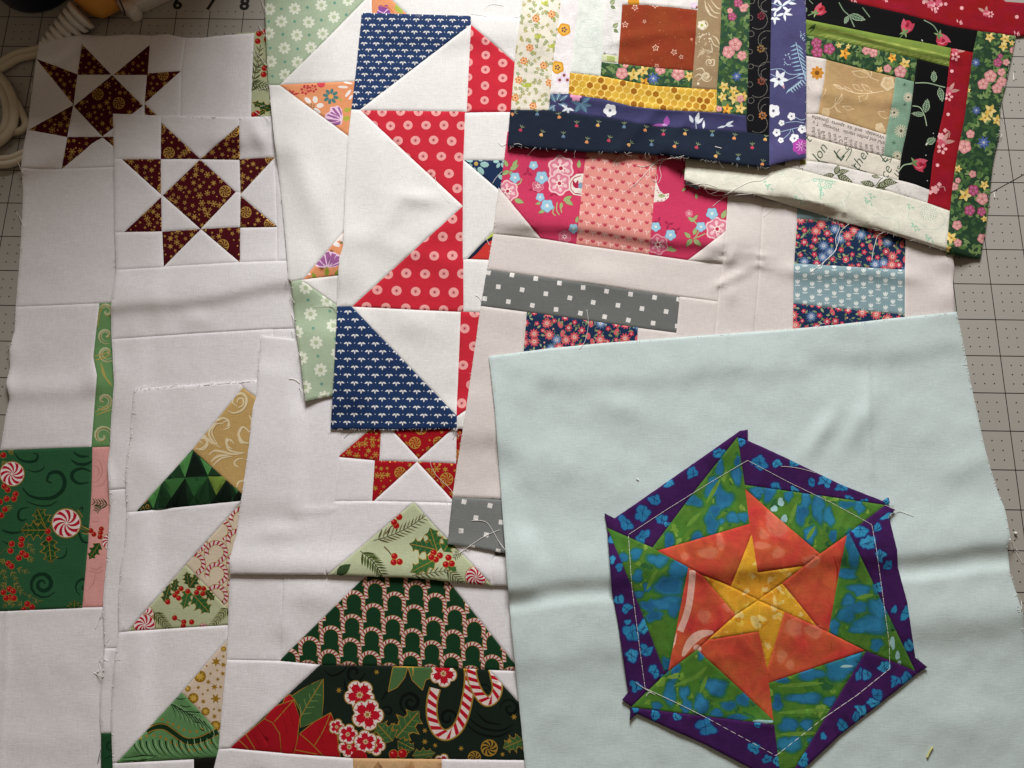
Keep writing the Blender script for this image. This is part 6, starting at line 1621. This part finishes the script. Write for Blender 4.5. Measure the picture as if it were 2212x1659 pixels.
for x, y, a, L in ((1960, 40, -.6, 80), (1960, 40, -2.2, 70), (1960, 40, 2.4, 70), (1965, 45, .6, 60), (1975, 90, .2, 60), (1975, 90, 1.4, 55), (1975, 90, -.6, 60), (1975, 90, 2.8, 60), (1910, 120, 1.5, 48), (1910, 120, .3, 42), (1910, 120, 2.8, 30), (1910, 115, -1.4, 44), (1905, 30, -1.0, 60), (2000, 20, .1, 60), (1930, 60, 3.0, 50)): p.leaf(x, y, L, 18, a, wl)
p.stroke([(1890, 20), (1960, 45), (2060, -10)], 4, bl); 
for k in range(9):
    x, y = 2060 + k * 6, 300 + k * 28
    p.leaf(x, y, 66 - abs(k - 4) * 4, 10, 2.75 + .04 * k, '#8fb3c8'); p.leaf(x, y, 60, 9, .75, '#8fb3c8')
p.stroke([(2055, 285), (2080, 400), (2120, 530)], 5, bl, 0, 3)
for k in range(7):
    x, y = 2110 - k * 16, 525 + k * 12
    p.leaf(x, y, 46, 8, 2.2, '#a3c0d2'); p.leaf(x, y, 42, 8, .9, '#a3c0d2')
p.stroke([(1885, 470), (1960, 465), (2010, 500), (2120, 500)], 4, bl, 0, 3); p.stroke([(1885, 500), (1990, 540), (2110, 490)], 4, bl, 0, 3)
for a in (-1.8, -.9, .1, 1.0, 2.1, 3.0): p.leaf(1940, 535, 66, 30, a, wl)
p.star(1940, 535, 18, 6, .4, '#3a3450'); p.leaf(1965, 570, 34, 12, 1.2, '#d8a8b0')
for x, y, r in ((1903, 748, 46), (2025, 785, 28), (1958, 830, 21), (1925, 895, 28), (2045, 935, 34), (1953, 946, 20), (2097, 872, 30)): wfl(x, y, r)
for q in ([(2050, 790), (2090, 810), (2125, 800)], [(1980, 830), (2050, 820), (2110, 830)], [(1950, 890), (2030, 870), (2120, 850)], [(1965, 940), (2010, 900), (2020, 870)], [(2040, 905), (2030, 870)]): p.stroke(q, 4, bl, 0, 3)
p.lobed(2085, 990, 56, 7, .25, '#a846a0', 0, 5)
for k in range(9): a = k * .7; p.stroke([(2090 + 8 * math.cos(a), 985 + 8 * math.sin(a)), (2090 + 36 * math.cos(a), 985 + 36 * math.sin(a))], 3, '#e6c3e4')
for k in range(16): p.disc(1975 + p.r.uniform(0, 50), 380 + p.r.uniform(-20, 60), 4, bl, 5); p.disc(2085 + p.r.uniform(0, 30), 215 + p.r.uniform(0, 60), 4, bl, 5)
Ib.patch('purple_floral_strip', 'c3: 1895,-60 2118,-60 2123,500 2121,1066 1990,1082 1877,1114 1876,916 1886,300', PU, p)
Ib.build()
fray(Ib.root, 'c3: 110,985 650,1022 1000,1030 1300,1062 1600,1100 1874,1132', 45, 16, 3, 12, out=-1)
fray(Ib.root, 'c3: 2118,-60 2123,500 2121,1066', 25, 17, 2, 5, out=-1)
for s in ('c3: 245,1050 270,1020 295,995', 'c3: 150,975 180,970 205,980', 'c3: 820,1130 840,1080 870,1055', 'c3: 900,1030 930,1055 960,1050', 'c3: 980,1118 1030,1125 1090,1105 1150,1080 1250,1065 1300,1050', 'c3: 930,1275 1000,1215 1060,1150 1110,1095 1150,1070', 'c3: 1150,1070 1080,1120 1065,1170 1085,1215 1115,1220 1120,1190 1100,1170', 'c3: 1160,1075 1135,1130 1145,1190 1125,1240', 'c3: 960,1260 1050,1160 1130,1080 1180,1070', 'c3: 1230,1060 1180,1075 1140,1100 1095,1110'): thread(s, Ib.root, r=.00015)
thread('c3: 1508,990 1530,996 1552,1002', None, 'tiny white thread clipping lying on the navy floret strip of the rust log cabin block', r=.0003)

# --- block J : pale aqua backing square
Jb = Block('aqua_background_square', 'large pale aqua cotton square, creased, lying under the batik hexagon', 'fabric square', seed=12, noise=1.3, mat='broad',
           spec=[('r', 1060, 1266, 1600, 1216, 80, 26, 2.6), ('r', 1600, 1216, 2230, 1166, 80, 26, 3.0), ('r', 1060, 1330, 1600, 1280, 18, 130, 2.1), ('r', 1600, 1280, 2230, 1238, 18, 120, 2.1), ('r', 1338, 738, 1350, 1000, 4, 7, .7), ('r', 1568, 720, 1582, 980, 4, 7, .7), ('r', 1866, 700, 1886, 1010, 4, 7, .8), ('b', 1775, 935, 55, 20, -1.0, 1.7), ('b', 1860, 905, 70, 24, -1.1, 1.5), ('b', 1340, 880, 60, 34, .4, 1.1), ('b', 1200, 1000, 70, 50, 0, 1.0), ('b', 2080, 1010, 60, 30, -.3, 1.2), ('r', 2000, 1350, 2230, 1310, 50, 40, 2.0), ('r', 1090, 1420, 1300, 1400, 60, 40, 1.0), ('b', 1180, 1560, 60, 60, 0, 1.0), ('b', 2090, 1560, 90, 50, 0, 1.2)])
Jb.patch('aqua_cotton', 'D: 1057,770 1180,754 1300,742 1430,732 1550,723 1680,714 1800,703 1930,688 2066,674 2082,750 2096,826 2112,900 2128,973 | r1: 365,0 405,130 440,210 470,360 455,435 470,570 500,670 540,790 549,900 560,1100 600,1400 620,2000 -2000,2000 | D: 1150,1790 1134,1642 1124,1540 1114,1441 1105,1350 1098,1265 1084,1077 1070,885', '#cddcdb', None, mat='broad', step=8.0)
Jb.build()
fray(Jb.root, 'D: 2066,674 2096,826 2128,973 | r1: 365,0 440,210 470,360 455,435 500,670 549,900', 60, 18, 2, 5, out=-1); fray(Jb.root, 'D: 2066,674 1800,703 1550,723 1300,742 1057,770', 40, 19, 2, 5)
for s in ('r1: 470,375 490,420 520,455', 'r1: 470,380 500,450 545,520', 'r1: 505,680 535,730 535,775'): thread(s, Jb.root)
thread('d3: 870,1252 910,1190 930,1080 920,985', Jb.root, r=.00013); thread('d4: 815,822 840,805 870,800', Jb.root, r=.0001)

# --- block K : batik hexagon, foundation pieced star
Kb = Block('batik_hexagon_block', 'hexagon star of yellow, orange, green and purple batik with a white basted line round it', 'quilt block', seed=13, noise=.7, thick=1.1, mat='batik',
           spec=[('r', 1300, 1250, 1960, 1185, 60, 22, 1.4), ('b', 1650, 1560, 30, 14, .2, 1.0), ('r', 1500, 1540, 1570, 1450, 12, 12, .8), ('b', 1560, 1420, 40, 16, -.3, .8)])
p = Pr('e5', 101)
bb = ['#2f86b0', '#2a7aa6', '#3a92ba']
for g in ([(1010, 195, 28, 30), (865, 265, 50, 26), (720, 380, 42, 32), (575, 445, 20, 32), (490, 540, 30, 50), (420, 625, 50, 48), (320, 680, 50, 42), (410, 765, 50, 40), (530, 660, 32, 40), (570, 690, 30, 25)],
          [(1120, 320, 55, 45), (1220, 325, 32, 32), (1330, 320, 50, 22), (1430, 435, 25, 35), (1510, 430, 45, 36), (1610, 462, 40, 22), (1215, 470, 45, 38), (1060, 480, 30, 25), (1330, 485, 35, 25), (1660, 535, 30, 20), (1750, 550, 35, 18), (1870, 545, 25, 18)],
          [(1720, 715, 50, 50), (1830, 705, 38, 32), (1765, 800, 60, 38), (1840, 870, 32, 45), (1890, 935, 35, 25), (1820, 1060, 30, 40), (1925, 1200, 22, 18), (1990, 1220, 25, 50), (2015, 1415, 35, 45), (1880, 640, 15, 40)],
          [(1865, 1545, 35, 40), (1720, 1585, 30, 50), (1770, 1590, 35, 40), (2010, 1610, 45, 45), (1935, 1630, 30, 40), (1830, 1710, 40, 40), (1800, 1760, 40, 34), (1725, 1800, 30, 50), (1690, 1850, 28, 35), (1610, 1895, 45, 35), (1370, 2100, 35, 50), (1220, 2110, 25, 35), (1500, 1960, 20, 20)],
          [(485, 1835, 28, 35), (620, 1850, 28, 28), (790, 1900, 55, 55), (1085, 2035, 40, 40), (1160, 2100, 25, 30), (1105, 1895, 25, 18), (370, 1800, 20, 18)],
          [(235, 900, 18, 25), (275, 945, 22, 25), (270, 1140, 35, 35), (320, 1200, 30, 40), (325, 1275, 18, 18), (350, 1340, 55, 55), (420, 1310, 40, 60), (350, 1475, 40, 50), (430, 1450, 40, 50), (490, 1575, 40, 40), (375, 1660, 38, 40), (225, 780, 20, 30), (540, 1610, 25, 25)]):
    for x, y, rx, ry in g:
        p.r.seed(int(x * 7 + y)); n = 1 if rx < 24 else 3
        parts = [(x + p.r.uniform(-.35, .35) * rx * (n > 1), y + p.r.uniform(-.35, .35) * ry * (n > 1), rx * (1 if n == 1 else p.r.uniform(.55, .8)), ry * (1 if n == 1 else p.r.uniform(.55, .8)), p.r.randint(0, 9999)) for _ in range(n)]
        for grow, cc in ((1.22, '#33205c'), (1.12, '#26356f'), (1.0, '#2a689c'), (.86, p.r.choice(bb))):
            for (u, v, ru, rv, sd) in parts:
                p.r.seed(sd); p.blob(u, v, ru * grow, rv * grow, cc, p.r.uniform(0, 3), 20, .26)
        p.r.seed(int(x + y * 3))
        if rx > 24:
            for _ in range(3):
                a = p.r.uniform(0, 3.1); k = p.r.uniform(-.5, .5)
                p.stroke([(x - rx * math.cos(a) * .9, y - ry * math.sin(a) * .9 + k * 20), (x + k * 14, y + k * 14), (x + rx * math.cos(a) * .9, y + ry * math.sin(a) * .9)], 4.0, '#1f3468', 1)
PP = p
g = Pr('e5', 102)
for L in ([(880, 350, 22, 40), (840, 470, 40, 55), (720, 550, 48, 28), (905, 540, 40, 55), (850, 605, 35, 30), (955, 650, 35, 28), (830, 690, 38, 50), (890, 670, 15, 18), (745, 770, 40, 28), (575, 790, 28, 45), (1020, 645, 25, 30), (980, 400, 25, 50), (985, 310, 15, 30)],
          [(1100, 495, 40, 28), (1175, 500, 32, 45), (1395, 540, 28, 50), (1370, 625, 35, 55), (1465, 590, 32, 75), (1530, 640, 28, 50), (1420, 750, 35, 45), (1560, 755, 22, 28), (1715, 580, 28, 32), (1640, 570, 40, 20), (1290, 520, 22, 30)],
          [(1680, 850, 40, 80), (1660, 790, 30, 50), (1640, 985, 60, 25), (1720, 1080, 55, 32), (1650, 1145, 38, 30), (1700, 1190, 60, 30), (1780, 1290, 100, 45), (1640, 1230, 50, 40), (1830, 1195, 50, 60), (1565, 1305, 30, 40), (1820, 1410, 35, 30), (1830, 1050, 35, 45), (1700, 1320, 40, 20)],
          [(1430, 1590, 75, 28), (1600, 1560, 70, 60), (1680, 1500, 50, 50), (1390, 1730, 85, 30), (1290, 1890, 55, 32), (1400, 1890, 38, 28), (1300, 2010, 60, 45), (1225, 1760, 28, 40), (1540, 1750, 30, 30), (1450, 2000, 40, 30), (1250, 1620, 40, 18)],
          [(665, 1700, 25, 40), (580, 1700, 35, 60), (855, 1665, 55, 50), (770, 1770, 38, 50), (680, 1780, 30, 35), (930, 1775, 45, 22), (1020, 1740, 40, 32), (860, 1820, 30, 25), (610, 1570, 25, 50), (500, 1780, 30, 22), (765, 1480, 18, 20), (980, 1845, 50, 18)],
          [(375, 865, 32, 30), (385, 1000, 30, 32), (440, 1068, 22, 22), (505, 905, 50, 35), (630, 960, 50, 60), (580, 1060, 70, 55), (560, 1160, 80, 40), (390, 1110, 25, 22), (480, 1240, 40, 32), (450, 1180, 40, 30), (600, 1190, 40, 40), (300, 890, 25, 25), (560, 1530, 25, 40)]):
    for x, y, rx, ry in L:
        for _ in range(3): g.blob(x + g.r.uniform(-2, 2) * rx, y + g.r.uniform(-2, 2) * ry, rx * g.r.uniform(.5, 1.0), ry * g.r.uniform(.4, .8), g.r.choice(['#6b9438', '#587f30', '#3c6c2a', '#7a9c44', '#2f6238']), g.r.uniform(0, 3), 14, .4)
    for grow, cc in ((1.5, '#3f7434'), (1.3, '#2f6a4c'), (1.16, '#2a6a70'), (1.0, '#2a6c90'), (.78, None)):
        for x, y, rx, ry in L:
            g.r.seed(int(x * 3 + y)); c_ = cc or g.r.choice(['#2a7098', '#2f789e', '#26628a'])
            g.r.seed(int(x * 5 + y)); g.blob(x, y, rx * grow, ry * grow, c_, 0, 18, .24)
            g.r.seed(int(x * 9 + y)); g.blob(x + .5 * rx * g.r.uniform(-1, 1), y + .5 * ry * g.r.uniform(-1, 1), rx * grow * .7, ry * grow * .7, c_, 0, 16, .3)
for x, y, rx, ry in ((1245, 555, 20, 25), (1205, 595, 20, 20), (1265, 655, 22, 22), (1915, 1400, 15, 40), (1945, 1475, 15, 25), (1955, 1520, 12, 15), (1140, 1872, 60, 12), (1640, 1540, 40, 8)): g.blob(x, y, rx, ry, '#9cc3c4', 0, 12)
for q in ([(600, 1660), (740, 1600), (800, 1540)], [(760, 1700), (800, 1600)], [(500, 960), (440, 1080)], [(1290, 700), (1340, 560)], [(1450, 700), (1400, 780)], [(1230, 1660), (1500, 1640)], [(1230, 1820), (1560, 1800)], [(1240, 1950), (1470, 1940)], [(1700, 1130), (1800, 1110)], [(800, 560), (880, 420)], [(680, 700), (760, 620)]): g.stroke(q, 26, '#66903a', 1, 4)
o = Pr('e5', 103); pk = '#e0907a'
for x, y, rx, ry, a in ((1150, 740, 35, 35, 0), (1130, 815, 45, 22, 0), (1215, 690, 50, 85, -.7), (1230, 860, 35, 30, 0), (785, 1240, 35, 38, 0), (880, 790, 22, 50, -.2), (810, 860, 60, 30, 0), (670, 880, 25, 20, 0), (1430, 910, 45, 40, 0), (1325, 1310, 55, 45, 0), (1440, 1330, 50, 40, 0), (1300, 1530, 22, 30, 0), (1250, 1480, 30, 35, 0), (930, 1180, 30, 30, 0)): o.blob(x, y, rx * 1.4, ry * 1.4, '#cf5a3c', a, 14); o.blob(x, y, rx * 1.2, ry * 1.2, '#d2644a', a, 14); o.blob(x, y, rx, ry, '#d67458', a, 14)
o.stroke([(715, 965), (708, 1060), (695, 1160), (675, 1240), (640, 1330)], 40, '#e3b3a2', 0, 4); o.stroke([(840, 1335), (760, 1350), (700, 1400), (655, 1480)], 56, '#e3b3a2', 1, 4); o.blob(745, 1440, 34, 22, '#e3b3a2', 1.0)
o.stroke([(620, 1340), (605, 1400), (590, 1440)], 16, '#e3b3a2', 1); o.stroke([(1560, 880), (1585, 960), (1580, 1040)], 14, '#a83820', 1); o.stroke([(1550, 1400), (1545, 1450)], 10, '#a83820', 1)
y_ = Pr('e5', 104)
for _ in range(240): y_.blob(y_.r.uniform(780, 1470), y_.r.uniform(740, 1560), y_.r.uniform(10, 34), y_.r.uniform(8, 28), y_.r.choice(['#dc9a2c', '#e6b84e', '#e3a838', '#d48c28', '#e9c878', '#e0a030']), y_.r.uniform(0, 3), 14, .3)
VI, GR, OR, YE = '#3f1c52', '#4c7a2e', '#c9533a', '#e0a432'
for n, s in enumerate(('190,625 247,655 600,410 1000,130 1045,122 1045,186 985,165 720,500 475,829 350,775 205,711', '985,165 1045,187 1250,280 1600,450 1850,548 1890,530 1897,560 1870,573 1450,512 1030,453', '1870,574 1930,600 1890,640 1915,740 1940,840 1945,950 2000,1150 2050,1490 2120,1545 2062,1582 2050,1568 1850,1150 1655,741',
                      '1755,1450 1900,1505 2050,1568 2062,1584 1830,1770 1600,1950 1420,2120 1300,2232 1238,2250 1240,2180 1330,2150 1540,1800', '345,1790 780,1840 1205,1893 1240,2180 1238,2250 1100,2170 800,2012 550,1900 380,1822 340,1862', '205,711 350,1060 450,1320 545,1570 570,1566 350,1782 295,1742 335,1692 325,1660 310,1550 265,1250 235,1100 210,780')):
    Kb.patch('purple_batik_patch', 'e5: ' + s, VI, PP)
for s in ('985,165 1030,470 1058,686 780,768 502,847 475,829 720,500', '1030,453 1450,512 1870,573 1680,718 1480,866 1250,670 1030,476', '1655,741 1850,1150 2050,1568 1900,1505 1745,1444 1530,1336 1590,1000 1640,756', '1175,1640 1460,1545 1755,1450 1540,1800 1330,2150 1240,2180 1205,1893', '742,1440 980,1660 1205,1870 1205,1893 780,1840 345,1786 550,1590', '205,711 350,775 475,829 690,946 640,1200 570,1566 545,1570 450,1320 350,1060'):
    Kb.patch('green_batik_patch', 'e5: ' + s, GR, g)
for s in ('1030,476 1250,670 1480,866 1385,938 1105,978 1070,745 1058,686', '1640,756 1590,1000 1530,1336 1470,1308 1360,1170 1252,1040 1385,938 1480,866', '1268,1216 1470,1308 1530,1336 1745,1444 1460,1545 1175,1640 1165,1560', '742,1440 805,1382 1112,1330 1165,1560 1176,1640 1205,1870 980,1660', '690,946 770,991 975,1232 805,1382 742,1440 570,1566 640,1200', '502,847 780,768 1058,686 1070,745 1010,900 945,1059 860,1025 770,991 690,946'):
    Kb.patch('orange_batik_patch', 'e5: ' + s, OR, o)
for s in ('1070,745 1105,978 1132,1122 1110,1142 945,1059 1010,900', '1385,938 1252,1040 1132,1122 1105,978', '1132,1122 1252,1040 1360,1170 1470,1308 1268,1216 1110,1142', '1106,1146 1268,1216 1165,1560 1112,1330', '1110,1142 1112,1330 805,1382 975,1232', '770,991 860,1025 1110,1142 975,1232'):
    Kb.patch('yellow_batik_patch', 'e5: ' + s, YE, y_)
Kb.build()
fray(Kb.root, 'e5: 1850,548 1890,530 1930,600 1890,640', 25, 20, 2, 7, r=.00007); fray(Kb.root, 'e5: 2050,1490 2120,1545 2062,1582', 25, 21, 2, 7, mat='dark_thread', r=.00007); fray(Kb.root, 'e5: 335,1692 295,1742 350,1782 340,1862', 20, 22, 2, 6, mat='dark_thread', r=.00007); fray(Kb.root, 'e5: 247,655 190,625 210,780', 15, 23, 2, 5, mat='dark_thread', r=.00007)
# basting stitches: short dashes of white thread following the edge
line = densify(pts('e5: 330,750 560,600 800,450 1045,305 1300,440 1550,560 1700,640 1790,690 1815,820 1835,960 1865,1180 1895,1400 1898,1555 1700,1715 1500,1852 1215,2077 800,1850 650,1775 430,1672 400,1450 350,1060'), 1.5)
per = 12
for k in range(0, len(line) - 5, per):
    seg = line[k:k + per + 1]
    if seg[0][1] > 1700: continue
    z = sample(HM, seg[:, 0], seg[:, 1]) + .00008 + .00016 * np.sin(np.linspace(0, math.pi, len(seg)))
    tube('basting_stitch', unproj(seg[:, 0], seg[:, 1], z)[::2], .00012, 'thread', Kb.root, 5)
for s in ('e5: 1245,340 1310,345 1380,358 1455,380', 'e5: 1870,573 1930,600 1985,620 2040,640', 'e6: 375,715 400,735 440,760 470,775', 'e6: 435,800 445,785 460,775 490,790'): thread(s, Kb.root, r=.00013)

# ------------------------------------------------------------------ loose bits lying on top
thread('e3: 1800,752 1850,748 1905,765 1950,830 1985,890 2030,950', None, 'long white thread curling across the grey dotted patch beside the aqua square')
thread('e3: 1670,970 1710,972 1760,940 1820,900 1900,850 1992,812', None, 'white thread lying over the lower edge of the grey dotted patch onto the holly print')
thread('e3: 1515,305 1525,370 1560,440 1620,500 1660,540 1685,580', None, 'thin white thread lying across the red star point beside the grey dotted patch', r=.00011)
thread('e3: 1740,930 1765,950 1782,978', None, 'short white thread end hanging below the grey dotted patch', r=.00012)
thread('r1: 8,1602 22,1570 40,1542', None, 'short yellow fleck of lint on the aqua square near the hexagon', r=.0005, mat='lint', up=0)
thread('e5: 378,416 386,420 392,425', None, 'tiny white lint speck on the aqua square above the hexagon', r=.0003, up=0)
thread('c4: 2140,495 2142,515 2143,540', None, 'pale lint fleck on the mat beside the green floral strip', r=.0003, up=0)
thread('c4: 2010,1300 2012,1320 2014,1335', None, 'small pale lint fleck on the mat beside the pink flowers of the floral strip', r=.0004, up=0)
thread('r1: 498,345 503,348 508,346', None, 'tiny cream crumb on the mat by the wavy edge of the aqua square', r=.0008, up=0)
